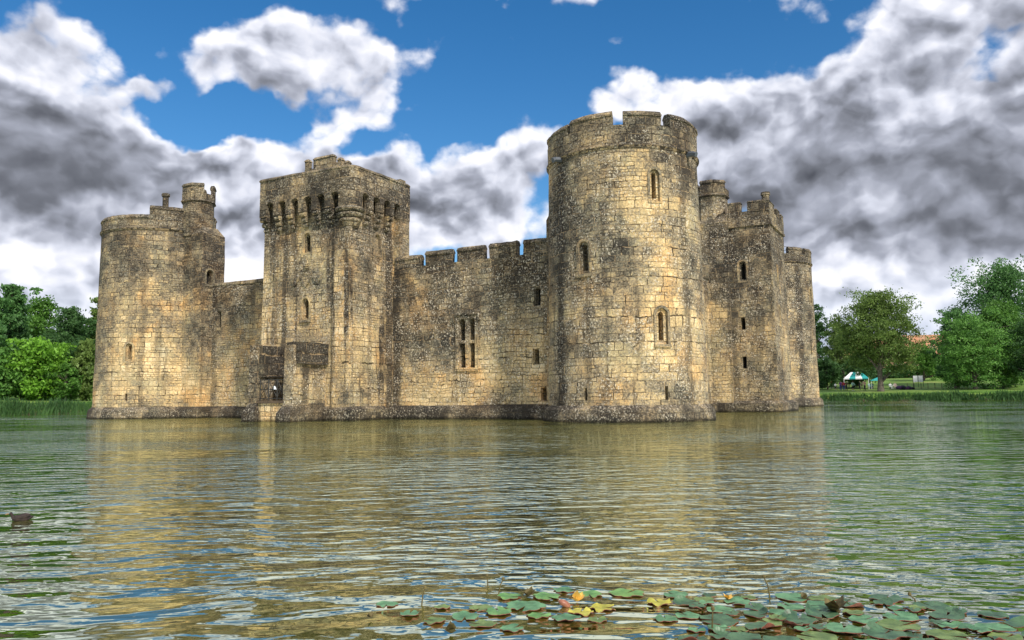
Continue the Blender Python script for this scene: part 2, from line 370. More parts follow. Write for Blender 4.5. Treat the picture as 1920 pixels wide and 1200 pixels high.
def link(name, me, parent=None, **kw):
    o = bpy.data.objects.new(name, me); col.objects.link(o)
    if parent is not None: o.parent = parent
    for k, v in kw.items(): o[k] = v
    return o
def thing(name, label, cat, loc=(0, 0, 0), rz=0.0, group=None):
    o = bpy.data.objects.new(name, None); col.objects.link(o); o.empty_display_size = .3
    o.location = loc; o.rotation_euler = (0, 0, rz); o['label'] = label; o['category'] = cat
    if group: o['group'] = group
    return o
def tag(o, label, cat, group=None):
    o['label'] = label; o['category'] = cat
    if group: o['group'] = group
    return o
def part(name, mb, m, parent, rough=0.0, seed=0, smooth=False, label=None):
    o = link(name, mb.mesh(name, m, rough, seed, smooth=smooth), parent)
    if label: o['label'] = label
    return o

# ------------------------------------------------------------------ openings
def profile(kind, w_, z0, z1, off=0.0):
    w2 = w_ / 2 + off; z0 -= off; z1 += off
    if kind == 'rect': return [(-w2, z0), (w2, z0), (w2, z1), (-w2, z1)]
    if kind == 'round':
        zs = z1 - w2
        return [(-w2, z0), (w2, z0)] + [(w2 * math.cos(a), zs + w2 * math.sin(a)) for a in [PI * i / 10 for i in range(11)]]
    if kind == 'point':
        hh = w2 * 1.45; zs = z1 - hh; P = [(-w2, z0), (w2, z0)]
        for i in range(7):
            t = i / 6; P.append((w2 * math.cos(t * PI / 2) ** .8 if t < 1 else 0, zs + hh * math.sin(t * PI / 2)))
        for i in range(5, -1, -1):
            t = i / 6; P.append((-w2 * math.cos(t * PI / 2) ** .8, zs + hh * math.sin(t * PI / 2)))
        return P
def extr(mb, p, n_, prof, d0, d1, mi=0):
    """outline prof (s, z) at point p (x, y), outward normal n_, from depth d0 to d1 (positive = outward)"""
    t = (-n_[1], n_[0]); q = lambda s_, z, d: (p[0] + t[0] * s_ + n_[0] * d, p[1] + t[1] * s_ + n_[1] * d, z)
    k = len(prof)
    for i in range(k):
        (a, za), (b_, zb) = prof[i], prof[(i + 1) % k]
        mb.face([q(a, za, d0), q(b_, zb, d0), q(b_, zb, d1), q(a, za, d1)], [(d0, za + a), (d0, zb + b_), (d1, zb + b_), (d1, za + a)], mi)
    mb.face([q(a, z, d1) for a, z in prof], [(a, z) for a, z in prof], mi)
    mb.face([q(a, z, d0) for a, z in prof][::-1], [(a, z) for a, z in prof][::-1], mi)
def ring(mb, p, n_, po, pi_, d0, d1):
    t = (-n_[1], n_[0]); q = lambda s_, z, d: (p[0] + t[0] * s_ + n_[0] * d, p[1] + t[1] * s_ + n_[1] * d, z)
    k = len(po)
    for i in range(k):
        j = (i + 1) % k
        mb.face([q(*pi_[i], d1), q(*po[i], d1), q(*po[j], d1), q(*pi_[j], d1)], [pi_[i], po[i], po[j], pi_[j]])
        mb.face([q(*po[i], d0), q(*po[j], d0), q(*po[j], d1), q(*po[i], d1)], [(d0, po[i][1]), (d0, po[j][1]), (d1, po[j][1]), (d1, po[i][1])])
        mb.face([q(*pi_[j], d0), q(*pi_[i], d0), q(*pi_[i], d1), q(*pi_[j], d1)], [(d0, pi_[j][1]), (d0, pi_[i][1]), (d1, pi_[i][1]), (d1, pi_[j][1])])
class Wall:
    """a wall body with openings cut into it; each opening becomes a window or loophole part"""
    def __init__(s): s.cut = MB(); s.parts = []; s.k = 0
    def op(s, p, n_, kind, w_, z0, z1, name='window', frame=.14, shallow=.14, deep=.75, sill=False, outer=.12, blind=False):
        if outer > 0:
            extr(s.cut, p, n_, profile(kind, w_, z0, z1, outer), -shallow, .6)
        if not blind: extr(s.cut2, p, n_, profile(kind, w_, z0, z1), -deep, .5)
        s.parts.append((p, n_, kind, w_, z0, z1, name, frame, deep, outer, sill, shallow, blind))
    def finish(s, body, mats):
        def boolean(cmb):
            if not cmb.v: return
            c = link('cutter', cmb.mesh('cutter', mats)); c.rotation_euler = body.rotation_euler
            md = body.modifiers.new('b', 'BOOLEAN'); md.object = c; md.operation = 'DIFFERENCE'; md.solver = 'EXACT'
            c.parent = body.parent
            bpy.context.view_layer.update()
            ev = body.evaluated_get(bpy.context.evaluated_depsgraph_get())
            me = bpy.data.meshes.new_from_object(ev); body.modifiers.clear(); body.data = me
            bpy.data.objects.remove(c)
        boolean(s.cut); boolean(s.cut2)
        for (p, n_, kind, w_, z0, z1, name, frame, deep, outer, sill, shallow, blind) in s.parts:
            mb = MB(); extr(mb, p, n_, profile(kind, w_, z0, z1, .03), -deep + .01 if not blind else -shallow - .03, -deep + .06 if not blind else -shallow + .015)
            o = part(name, mb, M_VOID if not blind else M_DRESS, body.parent)
            if frame > 0:
                fb_ = MB(); ring(fb_, p, n_, profile(kind, w_, z0, z1, outer + frame), profile(kind, w_, z0, z1, outer - .003), -.25, .035)
                part('surround', fb_, M_DRESS, o)
            if sill:
                sb = MB(); t = (-n_[1], n_[0]); w2 = w_ / 2 + outer + .16
                extr(sb, p, n_, [(-w2, z0 - outer - .18), (w2, z0 - outer - .18), (w2, z0 - outer - .02), (-w2, z0 - outer - .02)], -.2, .12)
                part('sill', sb, M_DRESS, o)
def newwall():
    w_ = Wall(); w_.cut2 = MB(); return w_

# ------------------------------------------------------------------ drum towers
def cyl(R0, cx=0.0, cy=0.0):
    return lambda s_, d, z: (cx + (R0 + d) * math.cos(s_), cy + (R0 + d) * math.sin(s_), z)
def coping_prof(T, z0, z1, ov=.06):
    zc = z1 - .30
    return [(0, z0), (0, zc), (ov, zc), (ov, zc + .09), (-.10, z1), (-T + .10, z1), (-T - ov, zc + .09), (-T - ov, zc), (-T, zc), (-T, z0)]
def drum(root, R0, R1, mat_, zs, zc, merlons, ops, seed=0, extra=None, zm=17.5, par_to=None):
    wall = newwall(); mb = MB()
    prof = [(R0 + .05, -1.5)] + [(R0 + (R1 - R0) * i / 34, .9 + (zs - .9) * i / 34) for i in range(35)]
    mb.lathe(prof, 120, R0=R0)
    body = part('wall', mb, [mat_], root, .022, seed)
    for o in ops:
        th, z0, z1, w_, kind = o[:5]; kw = o[5] if len(o) > 5 else {}
        r = R0 + (R1 - R0) * ((z0 + z1) / 2 - .9) / (zs - .9)
        n_ = (math.cos(R_(th)), math.sin(R_(th)))
        wall.op((n_[0] * r, n_[1] * r), n_, kind, w_, z0, z1, **kw)
    wall.finish(body, [mat_])
    me = body.data; me.polygons.foreach_set('use_smooth', [False] * len(me.polygons))
    pl = MB(); pl.lathe([(R0 + .42, -1.6), (R0 + .40, 0), (R0 + .34, .45), (R0 + .30, .68), (R0 + .02, .93), (R0 - .5, .93)], 120, R0=R0, cap=False)
    part('plinth', pl, M_PLINTH, root, .035, seed + 1)
    st = MB(); st.sweep(cyl(R1), 0, 2 * PI, [(0, zs - .16), (.05, zs - .13), (.14, zs), (.14, zs + .07), (.03, zs + .14), (-.3, zs + .14), (-.3, zs - .16)], 120, close=True, smode=R1)
    part('string_course', st, M_TOP, root, .012, seed)
    T = .55
    pp = MB(); pp.sweep(cyl(R1 + .03), 0, 2 * PI, [(0, zs + .05), (0, (zs + zc) / 2), (0, zc), (-T, zc), (-T, zs + .05)], 120, close=True, smode=R1)
    part('parapet', pp, M_TOP, root, .03, seed)
    rf = MB(); rf.lathe([(R1 - .2, zs - .3), (R1 - .2, zs + .2), (.01, zs + .7)], 48, cap=False); part('roof', rf, M_LEAD, root)
    for k, (a0, a1, *zz) in enumerate(merlons):
        z1 = zz[0] if zz else zm
        mm = MB(); mm.sweep(cyl(R1 + .03), R_(a0), R_(a1), coping_prof(T, zc - .1, z1), max(2, int((a1 - a0) / 4)), smode=R1)
        part('merlon', mm, M_TOP, root, .035, seed + k * .7)

tw = thing('round_tower', 'large round stone tower at the near corner, tallest of all, with three arched windows', 'castle tower', wl(0, 0), RZ)
drum(tw, 4.76, 4.52, M_DRUM, 15.45, 16.68,
     [(-148, -113, 17.3), (-110, -76), (-68, -39.8), (-32.4, -3), (5, 34), (42, 72), (80, 110), (118, 146), (154, 182), (190, 207)],
     [(-46.5, 12.45, 13.95, .26, 'round', dict(outer=.16)), (-98.8, 8.5, 10.0, .34, 'round', dict(outer=.18, sill=True)),
      (-44.7, 4.45, 6.05, .30, 'round', dict(outer=.20, sill=True)),
      (-43, 1.2, 1.95, .2, 'rect', dict(outer=0, frame=0, name='loophole')), (-98.5, 1.2, 1.9, .18, 'rect', dict(outer=0, frame=0, name='loophole')),
      (-132, 4.0, 7.0, .10, 'rect', dict(outer=0, frame=0, name='loophole')), (-140, 11.9, 12.6, .2, 'rect', dict(outer=0, frame=0, name='loophole'))], seed=1)
fl = MB(); fl.box(-5.0, -3.0, -.75, 1.2, -1.4, 12.6, .6, tap=(.08, 0, .05, 0)); fl.box(-4.92, -3.2, -.7, 1.2, 12.6, 13.7, .6, tap=(.55, 0, .3, 0))
part('stair_flank', fl, M_DRUM, tw, .03, 9)
fp = MB(); fp.box(-5.4, -3.0, -1.15, 1.2, -1.6, .7, .5); fp.box(-5.36, -3.0, -1.11, 1.2, .7, .92, None, tap=(.3, 0, .3, 0)); part('plinth', fp, M_PLINTH, tw, .03, 10)
for a in (-121, -13.5):
    sp = MB(); c_, s_ = math.cos(R_(a)), math.sin(R_(a))
    q = lambda r, z: (r * c_, r * s_, z)
    sp.tube(q(4.4, 15.35), q(4.98, 15.3), .17, .15, 6); sp.tube(q(4.9, 15.32), q(5.12, 15.22), .12, .16, 6)
    part('water_spout', sp, M_LEAD, tw)

tl = thing('round_tower', 'round tower at the far left with plain parapet, chimney and small stair turret', 'castle tower', wl(-42.6, 0), RZ)
drum(tl, 4.76, 4.52, M_DRUM_L, 15.45, 16.35, [(-170, -128, 16.55), (-128, -90, 16.62), (-90, -48, 16.58), (10, 40), (50, 80), (90, 120), (140, 170)],
     [(-63, 4.75, 5.85, .26, 'round', dict(outer=.16)), (-64, 1.45, 2.0, .2, 'rect', dict(outer=0, frame=0, name='loophole')),
      (-88, 6.15, 6.3, .14, 'rect', dict(outer=0, frame=0, name='putlog_hole')), (-98, 5.95, 6.1, .14, 'rect', dict(outer=0, frame=0, name='putlog_hole'))], seed=3)
# square stair turret on its flank, octagon above
wt = newwall(); mb = MB(); mb.box(1.8, 6.72, -1.15, 1.25, -1.4, 15.1, .7, tap=(0, .12, .05, 0)); body = part('turret_wall', mb, [M_DRUM_L], tl, .025, 4)
wt.op((4.95, -1.12), (0, -1), 'rect', .14, 7.6, 8.45, name='loophole', outer=0, frame=0, deep=.5)
wt.op((5.45, -1.14), (0, -1), 'rect', .14, 4.2, 4.85, name='loophole', outer=0, frame=0, deep=.5)
wt.op((6.63, -.25), (1, 0), 'round', .5, 10.95, 12.0, name='doorway', outer=.1, deep=.5)
wt.finish(body, [M_DRUM_L])
mb = MB(); mb.prism([(2.6, -1.1), (6.6, -1.1), (6.6, 1.2), (2.6, 1.2)], 15.1, 15.75, [(3.4, -.75), (6.1, -.55), (6.1, .9), (3.4, .9)]); part('weathering', mb, M_TOP, tl, .03, 5)
mb = MB(); mb.box(2.4, 7.05, -1.5, 1.2, -1.6, .68, .6); mb.box(2.4, 7.03, -1.48, 1.2, .68, .92, None, tap=(0, .3, .3, 0)); part('plinth', mb, M_PLINTH, tl, .03, 6)
def octo(cx, cy, r, rot=PI / 8): return [(cx + r * math.cos(rot + i * PI / 4), cy + r * math.sin(rot + i * PI / 4)) for i in range(8)]
def octo_turret(root, cx, cy, r, z0, zs, zc, zm, which, m=M_TOP, pre='turret'):
    mb = MB(); mb.prism(octo(cx, cy, r), z0, zs, octo(cx, cy, r * .97), cells=6); part(pre + '_shaft', mb, m, root, .02, 3)
    mb = MB(); mb.prism(octo(cx, cy, r * .97), zs - .15, zs, octo(cx, cy, r * 1.1)); mb.prism(octo(cx, cy, r * 1.1), zs, zs + .12, octo(cx, cy, r * 1.05)); part('string_course', mb, M_TOP, root, .012, 3)
    # parapet ring
    mb = MB(); O = octo(cx, cy, r * 1.04); I = octo(cx, cy, r * .78)
    for i in range(8):
        j = (i + 1) % 8
        mb.prism([O[i], O[j], I[j], I[i]], zs + .1, zc)
    part('parapet', mb, M_TOP, root, .02, 5)
    for i in which:
        j = (i + 1) % 8; lo, hi = .02, .98
        def lp(p, q, t): return (p[0] + (q[0] - p[0]) * t, p[1] + (q[1] - p[1]) * t)
        a, b_ = lp(O[i], O[j], lo), lp(O[i], O[j], hi); c, d = lp(I[i], I[j], hi), lp(I[i], I[j], lo)
        mb = MB(); mb.prism([a, b_, c, d], zc - .05, zm - .25)
        g = lambda p, k: (cx + (p[0] - cx) * k, cy + (p[1] - cy) * k)
        mb.prism([g(a, 1.05), g(b_, 1.05), g(c, .92), g(d, .92)], zm - .27, zm - .17); mb.prism([g(a, 1.05), g(b_, 1.05), g(c, .92), g(d, .92)], zm - .17, zm, [g(a, .95), g(b_, .95), g(c, 1.0), g(d, 1.0)])
        part('merlon', mb, M_TOP, root, .02, i)
octo_turret(tl, 4.72, .05, 1.34, 15.0, 17.95, 18.6, 19.45, (5, 6, 0, 2, 3), M_DRUM_L)
mb = MB(); mb.sweep(cyl(4.55), R_(-48), R_(-14), coping_prof(.6, 15.6, 17.35), 8, smode=4.5); part('raised_parapet', mb, M_TOP, tl, .04, 2)
mb = MB(); mb.lathe([(.27, 17.2), (.27, 17.35), (.24, 17.4), (.235, 18.15), (.31, 18.2), (.33, 18.38), (.28, 18.45)], 14, c=(4.3 * math.cos(R_(-33)), 4.3 * math.sin(R_(-33)))); part('chimney', mb, M_TOP, tl, .01)

tf = thing('round_tower', 'farthest round tower, at the right end of the castle behind the square east tower', 'castle tower', wl(0, 46.3), RZ)
drum(tf, 4.76, 4.52, M_EAST, 15.45, 16.3, [(-52, -29, 17.05), (-22, 2, 17.05), (12, 40, 17.05), (50, 80, 17.05), (100, 130, 17.05), (-130, -100, 17.05)],
     [(-12, 11.2, 12.6, .3, 'round', dict(outer=.1)), (-20, 5.5, 7, .2, 'rect', dict(outer=0, frame=0, name='loophole'))], seed=5)
mb = MB()
for z in (16.7, 17.1):
    for k in range(8):
        a0, a1 = R_(-100 + k * 6), R_(-94 + k * 6); mb.tube((4.2 * math.cos(a0), 4.2 * math.sin(a0), z), (4.2 * math.cos(a1), 4.2 * math.sin(a1), z), .025, .025, 5)
for k in range(9): a0 = R_(-100 + k * 6); mb.tube((4.2 * math.cos(a0), 4.2 * math.sin(a0), 16.2), (4.2 * math.cos(a0), 4.2 * math.sin(a0), 17.1), .02, .02, 5)
part('handrail', mb, M_IRON, tf)

# ------------------------------------------------------------------ curtain walls
lin = lambda y0: (lambda s_, d, z: (s_, y0 - d, z))
def curtain(root, x0, x1, top, mat_, merl, ops, zc=None, seed=0, zfun=None):
    wl_ = newwall(); mb = MB(); mb.box(x0, x1, 0, 1.9, -1.4, top, .7, tap=(0, 0, .06, 0)); body = part('wall', mb, [mat_], root, .03, seed)
    for o in ops:
        x, z0, z1, w_, kind = o[:5]; kw = o[5] if len(o) > 5 else {}
        wl_.op((x, .02 + .0 * z0), (0, -1), kind, w_, z0, z1, **kw)
    wl_.finish(body, [mat_])
    mb = MB(); n_ = max(1, int((x1 - x0) / .8)); mb.sweep(lin(0), x0, x1, [(.40, -1.6), (.38, 0), (.33, .5), (.28, .68), (0, .92), (-.6, .92), (-.6, -1.6)], n_); part('plinth', mb, M_PLINTH, root, .035, seed + 1)
    return body
cr = thing('curtain_wall', 'battlemented curtain wall with a two-light window, left of the large round tower', 'castle wall', wl(0, 0), RZ)
curtain(cr, -17.5, -4.6, 10.1, M_CURT, None,
        [(-6.0, 7.3, 8.42, .36, 'rect', dict(outer=.05, frame=0, name='window')), (-6.12, 3.5, 4.45, .34, 'rect', dict(outer=.05, frame=0, name='window')), (-5.62, 1.2, 2.0, .34, 'rect', dict(outer=.03, frame=0, name='window')),
         (-11.71, 3.42, 5.06, .48, 'rect', dict(outer=0, frame=0, deep=.8, name='window_light')), (-10.90, 3.42, 5.06, .48, 'rect', dict(outer=0, frame=0, deep=.8, name='window_light')),
         (-11.71, 5.26, 6.72, .48, 'point', dict(outer=0, frame=0, deep=.8, name='window_light')), (-10.90, 5.26, 6.72, .48, 'point', dict(outer=0, frame=0, deep=.8, name='window_light'))], seed=2)
mb = MB(); mb.sweep(lin(.07), -17.4, -4.6, [(0, 10.06), (0, 10.68), (-.55, 10.68), (-.55, 10.06)], 22); part('parapet', mb, M_CURT, cr, .035, 3)
for k, (a, b_, z) in enumerate([(-17.35, -15.2, 11.5), (-14.72, -12.6, 11.66), (-12.1, -10.05, 11.68), (-9.56, -7.5, 11.68), (-6.98, -4.4, 11.72)]):
    mb = MB(); mb.sweep(lin(.065), a, b_, coping_prof(.5, 10.6, z, .07), 5); part('merlon', mb, M_TOP, cr, .045, k)
# stone tracery of the two-light window
mb = MB()
extr(mb, (-11.305, .07), (0, -1), [(-.14, 3.35), (.14, 3.35), (.14, 6.8), (-.14, 6.8)], -.25, .0)
extr(mb, (-11.305, .07), (0, -1), [(-.72, 5.08), (.72, 5.08), (.72, 5.24), (-.72, 5.24)], -.2, -.012)
ring(mb, (-11.305, .07), (0, -1), profile('rect', 1.5, 3.35, 6.8, .16), profile('rect', 1.3, 3.4, 6.74, 0), -.2, .13)
mb.box(-12.35, -10.26, -.16, .2, 6.98, 7.12); mb.box(-12.35, -12.23, -.159, .2, 6.6, 6.98); mb.box(-10.38, -10.26, -.159, .2, 6.6, 6.98)
part('window_tracery', mb, M_CURT, cr, .004)

cl_ = thing('curtain_wall', 'low plain curtain wall without battlements between the far left tower and the square tower', 'castle wall', wl(0, 0), RZ)
curtain(cl_, -38.5, -25.0, 10.75, M_CURT, None, [(-35.1, 7.35, 8.6, .3, 'rect', dict(outer=.06, frame=0, name='window')), (-27.3, 6.9, 7.1, .2, 'rect', dict(outer=0, frame=0, name='putlog_hole'))], seed=6)
mb = MB(); mb.sweep(lin(.03), -38.4, -25.2, [(0, 10.7), (.03, 10.78), (-.05, 10.98), (-1.0, 10.9), (-1.0, 10.7)], 26); part('coping', mb, M_TOP, cl_, .06, 3)
ce = thing('curtain_wall', 'narrow strip of curtain wall between the large round tower and the grey square tower', 'castle wall', wl(0, 0), RZ)
mb = MB(); mb.box(-1.6, .35, 4.3, 20, -1.4, 10.8, .7, tap=(0, .05, 0, 0)); part('wall', mb, M_EAST, ce, .03)
mb = MB(); mb.box(-1, .75, 4.3, 20, -1.6, .7, .6); part('plinth', mb, M_PLINTH, ce, .03)
for k in range(6):
    mb = MB(); y = 4.8 + k * 2.5; mb.box(-.15, .38, y, y + 1.6, 10.75, 11.6, .5); part('merlon', mb, M_TOP, ce, .03, k)
cf = thing('curtain_wall', 'hidden stretch of east curtain wall between the square east tower and the farthest round tower', 'castle wall', wl(0, 0), RZ)
mb = MB(); mb.box(-1.6, .35, 25, 42.4, -1.4, 11.2, .9); part('wall', mb, M_EAST, cf, .03)
mb = MB(); mb.box(-1, .75, 25, 42.4, -1.6, .7, .6); part('plinth', mb, M_PLINTH, cf, .03)

# ------------------------------------------------------------------ square machicolated tower
ts = thing('square_tower', 'tall square tower with a row of small arches under its overhanging parapet', 'castle tower', wl(0, 0), RZ)
ws = newwall(); mb = MB(); mb.box(-25.32, -17.48, -4.72, 1.3, -1.4, 15.5, .6, tap=(.12, .12, .12, 0)); body = part('wall', mb, [M_POST], ts, .028, 4)
ws.op((-21.35, -4.62), (0, -1), 'point', .42, 11.6, 12.75, outer=.12)
ws.op((-21.4, -4.66), (0, -1), 'point', .42, 6.95, 8.2, outer=.12, sill=True)
ws.op((-17.58, -1.7), (1, 0), 'point', .42, 11.55, 12.75, outer=.12, blind=True, shallow=.18)
ws.op((-17.5, -1.33), (1, 0), 'rect', .16, 2.7, 3.4, name='loophole', outer=0, frame=0)
ws.op((-17.6, -4.1), (1, 0), 'rect', .12, 8.0, 8.5, name='loophole', outer=0, frame=0)
ws.finish(body, [M_POST])
# pilaster strips on the front
mb = MB(); mb.box(-25.36, -24.1, -4.86, -4.5, .8, 13.6, .6, tap=(.1, 0, .12, 0)); part('pilaster', mb, M_POST, ts, .02, 5)
mb = MB(); mb.box(-18.9, -17.42, -4.84, -4.4, .8, 13.3, .6, tap=(0, .1, .1, 0)); part('pilaster', mb, M_POST, ts, .02, 6)
mb = MB(); mb.box(-25.75, -17.1, -5.1, -1.0, -1.6, .7, .5); mb.box(-25.72, -17.13, -5.07, -1.0, .7, .93, None, tap=(.3, .3, .3, 0)); mb.box(-17.6, -17.1, -1.0, .1, -1.6, .7, .5); part('plinth', mb, M_PLINTH, ts, .035, 4)
# parapet on an overhanging path with a rounded south-east corner
XL, XR, YF, YB, RC = -25.3, -16.95, -5.22, 1.3, .95
segs = []; LA = (XR - RC) - XL; LB = PI / 2 * RC; LC = YB - (YF + RC); LD = XR - XL; LE = YB - YF
def path(s_, d, z):
    if s_ <= LA: return (XL + s_, YF - d, z)
    s_ -= LA
    if s_ <= LB:
        a = -PI / 2 + s_ / RC; return (XR - RC + (RC + d) * math.cos(a), YF + RC + (RC + d) * math.sin(a), z)
    s_ -= LB
    if s_ <= LC: return (XR + d, YF + RC + s_, z)
    s_ -= LC
    if s_ <= LD: return (XR - s_, YB + d, z)
    s_ -= LD
    return (XL - d, YB - s_, z)
arch_s = [x - XL for x in (-24.35, -23.17, -22.0, -20.83, -19.66, -18.45)] + [LA + LB + (y - (YF + RC)) for y in (-3.75, -2.58, -1.40, -.24)]
arch_s_w = [LA + LB + LC + LD + 1.0 + 1.2 * i for i in range(5)]
AW = .345
def zbot(s_):
    for c in arch_s + arch_s_w:
        if abs(s_ - c) < AW:
            return 15.0 + .27 * math.sqrt(max(0, 1 - ((s_ - c) / AW) ** 2))
    return 14.25
brk = {0.0, LA, LA + LB, LA + LB + LC, LA + LB + LC + LD, LA + LB + LC + LD + LE}
for c in arch_s + arch_s_w:
    for t in (-AW, -AW * .92, -AW * .7, -AW * .35, 0, AW * .35, AW * .7, AW * .92, AW): brk.add(c + t)
for i in range(1, 8): brk.add(LA + LB * i / 8)
x = 0
while x < LA + LB + LC + LD + LE: brk.add(x); x += .5
S = sorted(brk); S2 = [S[0]]
for q in S[1:]:
    if q - S2[-1] > .01: S2.append(q)
mb = MB(); T = .42
for a, b_ in zip(S2, S2[1:]):
    mid_ = (a + b_) / 2; inside = zbot(mid_) > 14.5
    za, zb = (zbot(a + 1e-4), zbot(b_ - 1e-4)) if inside else (14.25, 14.25)
    for lo_a, lo_b, hi in ((za, zb, 15.6), (15.6, 15.6, 16.25), (16.25, 16.25, 16.85)):
        mb.face([path(a, 0, lo_a), path(b_, 0, lo_b), path(b_, 0, hi), path(a, 0, hi)], [(a, lo_a), (b_, lo_b), (b_, hi), (a, hi)])
        mb.face([path(b_, -T, lo_b), path(a, -T, lo_a), path(a, -T, hi), path(b_, -T, hi)], [(b_, lo_b), (a, lo_a), (a, hi), (b_, hi)])
    mb.face([path(a, -T, za), path(b_, -T, zb), path(b_, 0, zb), path(a, 0, za)])
    mb.face([path(a, 0, 16.85), path(b_, 0, 16.85), path(b_, -T, 16.85), path(a, -T, 16.85)])
    if zbot(a - .005) < 14.5 and inside: mb.face([path(a, 0, 14.25), path(a, -T, 14.25), path(a, -T, za), path(a, 0, za)])
    if zbot(b_ + .005) < 14.5 and inside: mb.face([path(b_, 0, zb), path(b_, -T, zb), path(b_, -T, 14.25), path(b_, 0, 14.25)])
part('parapet', mb, M_TOP, ts, .02, 7)
mb = MB()
mb.sweep(path, 0, LA, [(.0, 16.8), (.05, 16.83), (.05, 16.9), (-.1, 17.04), (-T - .03, 17.04), (-T - .03, 16.8)], 14)
mb.sweep(path, LA, LA + LB, [(.0, 16.8), (.05, 16.83), (.05, 16.9), (-.1, 17.04), (-T - .03, 17.04), (-T - .03, 16.8)], 8)
mb.sweep(path, LA + LB, LA + LB + LC, [(.0, 16.8), (.05, 16.83), (.05, 16.9), (-.1, 17.04), (-T - .03, 17.04), (-T - .03, 16.8)], 10)
part('coping', mb, M_TOP, ts, .03, 8)
def corbel(c, wd, base, tiers=3):
    for k in range(tiers):
        zt = 14.27 - k * .34; proj = (base) * (1 - k / 3.2); hw = wd / 2 * (1 - .08 * k)
        mb = MB()
        pr = [(proj, zt), (-.75, zt), (-.75, zt - .34), (proj - .20, zt - .34)] + [(proj - .16 + .16 * math.cos(a), zt - .18 + .16 * math.sin(a)) for a in (-1.4, -1.0, -.5, 0, .5, 1.0)]
        yield mb, pr, hw, k
def add_corbel(s_, w_, off):
    mbs = MB()
    for mb_, pr, hw, k in corbel(s_, w_, 0.0):
        d_ = [(-.03 - .17 * k) for _ in range(1)][0]
        pr = [(-.8, 14.27 - k * .35), (-.8, 14.27 - (k + 1) * .35 + .01)] + [(d_ - .15 + .15 * math.cos(a), 14.27 - k * .35 - .18 + .165 * math.sin(a)) for a in (-1.5, -1.1, -.6, 0, .6, 1.1, 1.5)]
        mbs.sweep(path, s_ - hw, s_ + hw, pr, 1 if w_ < 1 else 10)
    part('corbel', mbs, M_POST, ts, .012, s_)
cs = sorted(arch_s)
mids = [(a + b_) / 2 for a, b_ in zip(arch_s[:5], arch_s[1:6])] + [(a + b_) / 2 for a, b_ in zip(arch_s[6:9], arch_s[7:10])]
for c in mids: add_corbel(c, .46, 0)
add_corbel(.3, .62, 0); add_corbel(LA + LB + LC - .55, .9, 0)
mbs = MB()   # the big round corner corbel
cc = (XR - RC + .05, YF + RC - .05)
for k in range(3):
    z0 = 14.27 - k * .36; r = 1.0 - .13 * k
    mbs.lathe([(r - .32, z0 - .36), (r - .12, z0 - .34), (r - .02, z0 - .27), (r + .02, z0 - .18), (r - .03, z0 - .08), (r - .15, z0), (r - .3, z0)], 32, c=cc)
mbs.lathe([(.2, 12.75), (.5, 12.95), (.66, 13.2), (.62, 13.3)], 32, c=cc)
part('corner_corbel', mbs, M_POST, ts, .01)
# back part of the east side runs down to the wall walk
mb = MB(); mb.box(-17.7, -16.98, .15, 1.28, 9.5, 14.3, .5); part('rear_pier', mb, M_POST, ts, .03, 8)
mb = MB(); mb.box(-25.0, -17.2, -4.9, 1.1, 15.28, 15.7); part('roof', mb, M_LEAD, ts)
mb = MB(); mb.box(-17.4, -16.95, .1, .75, 16.9, 17.15, .3); part('merlon', mb, M_TOP, ts, .03)
# carved shields below the upper window
mb = MB()
for xx, zz, sc_, ti in ((-22.35, 9.55, .33, -.15), (-21.35, 9.55, .4, 0), (-20.35, 9.6, .33, .15)):
    pts = [(-1, 1), (-.35, 1.05), (0, .95), (.35, 1.05), (1, 1), (.95, .1), (.6, -.6), (0, -1.15), (-.6, -.6), (-.95, .1)]
    ps = [((x_ * math.cos(ti) - z_ * math.sin(ti)) * sc_, zz + (x_ * math.sin(ti) + z_ * math.cos(ti)) * sc_) for x_, z_ in pts]
    extr(mb, (xx, -4.64), (0, -1), ps[::-1], -.1, .10)
for k in range(5): mb.lathe([(.05, 10.1 + k * .13), (.26 - abs(k - 1.5) * .06, 10.16 + k * .13), (.05, 10.24 + k * .13)], 12, c=(-21.35, -4.66))
mb.box(-21.62, -21.08, -4.78, -4.6, 9.95, 10.1)
part('carved_shields', mb, M_POST, ts, .02)
# low stair turret rising from its roof
mb = MB(); mb.box(-22.62, -19.2, -3.6, -1.4, 15.6, 17.75, .6); part('turret_wall', mb, M_TOP, ts, .03)
for k, (a, b_, c, d, z) in enumerate([(-21.78, -20.02, -3.63, -3.2, 18.55), (-22.62, -22.28, -3.61, -3.25, 18.5), (-19.62, -19.3, -3.61, -3.25, 18.2), (-21.6, -20.2, -1.8, -1.42, 18.6)]):
    mb = MB(); mb.box(a, b_, c, d, 17.5, z - .18, .5); mb.box(a - .05, b_ + .05, c - .05, d + .05, z - .18, z, None, tap=(.1, .1, .12, .12)); part('merlon', mb, M_TOP, ts, .03, k)

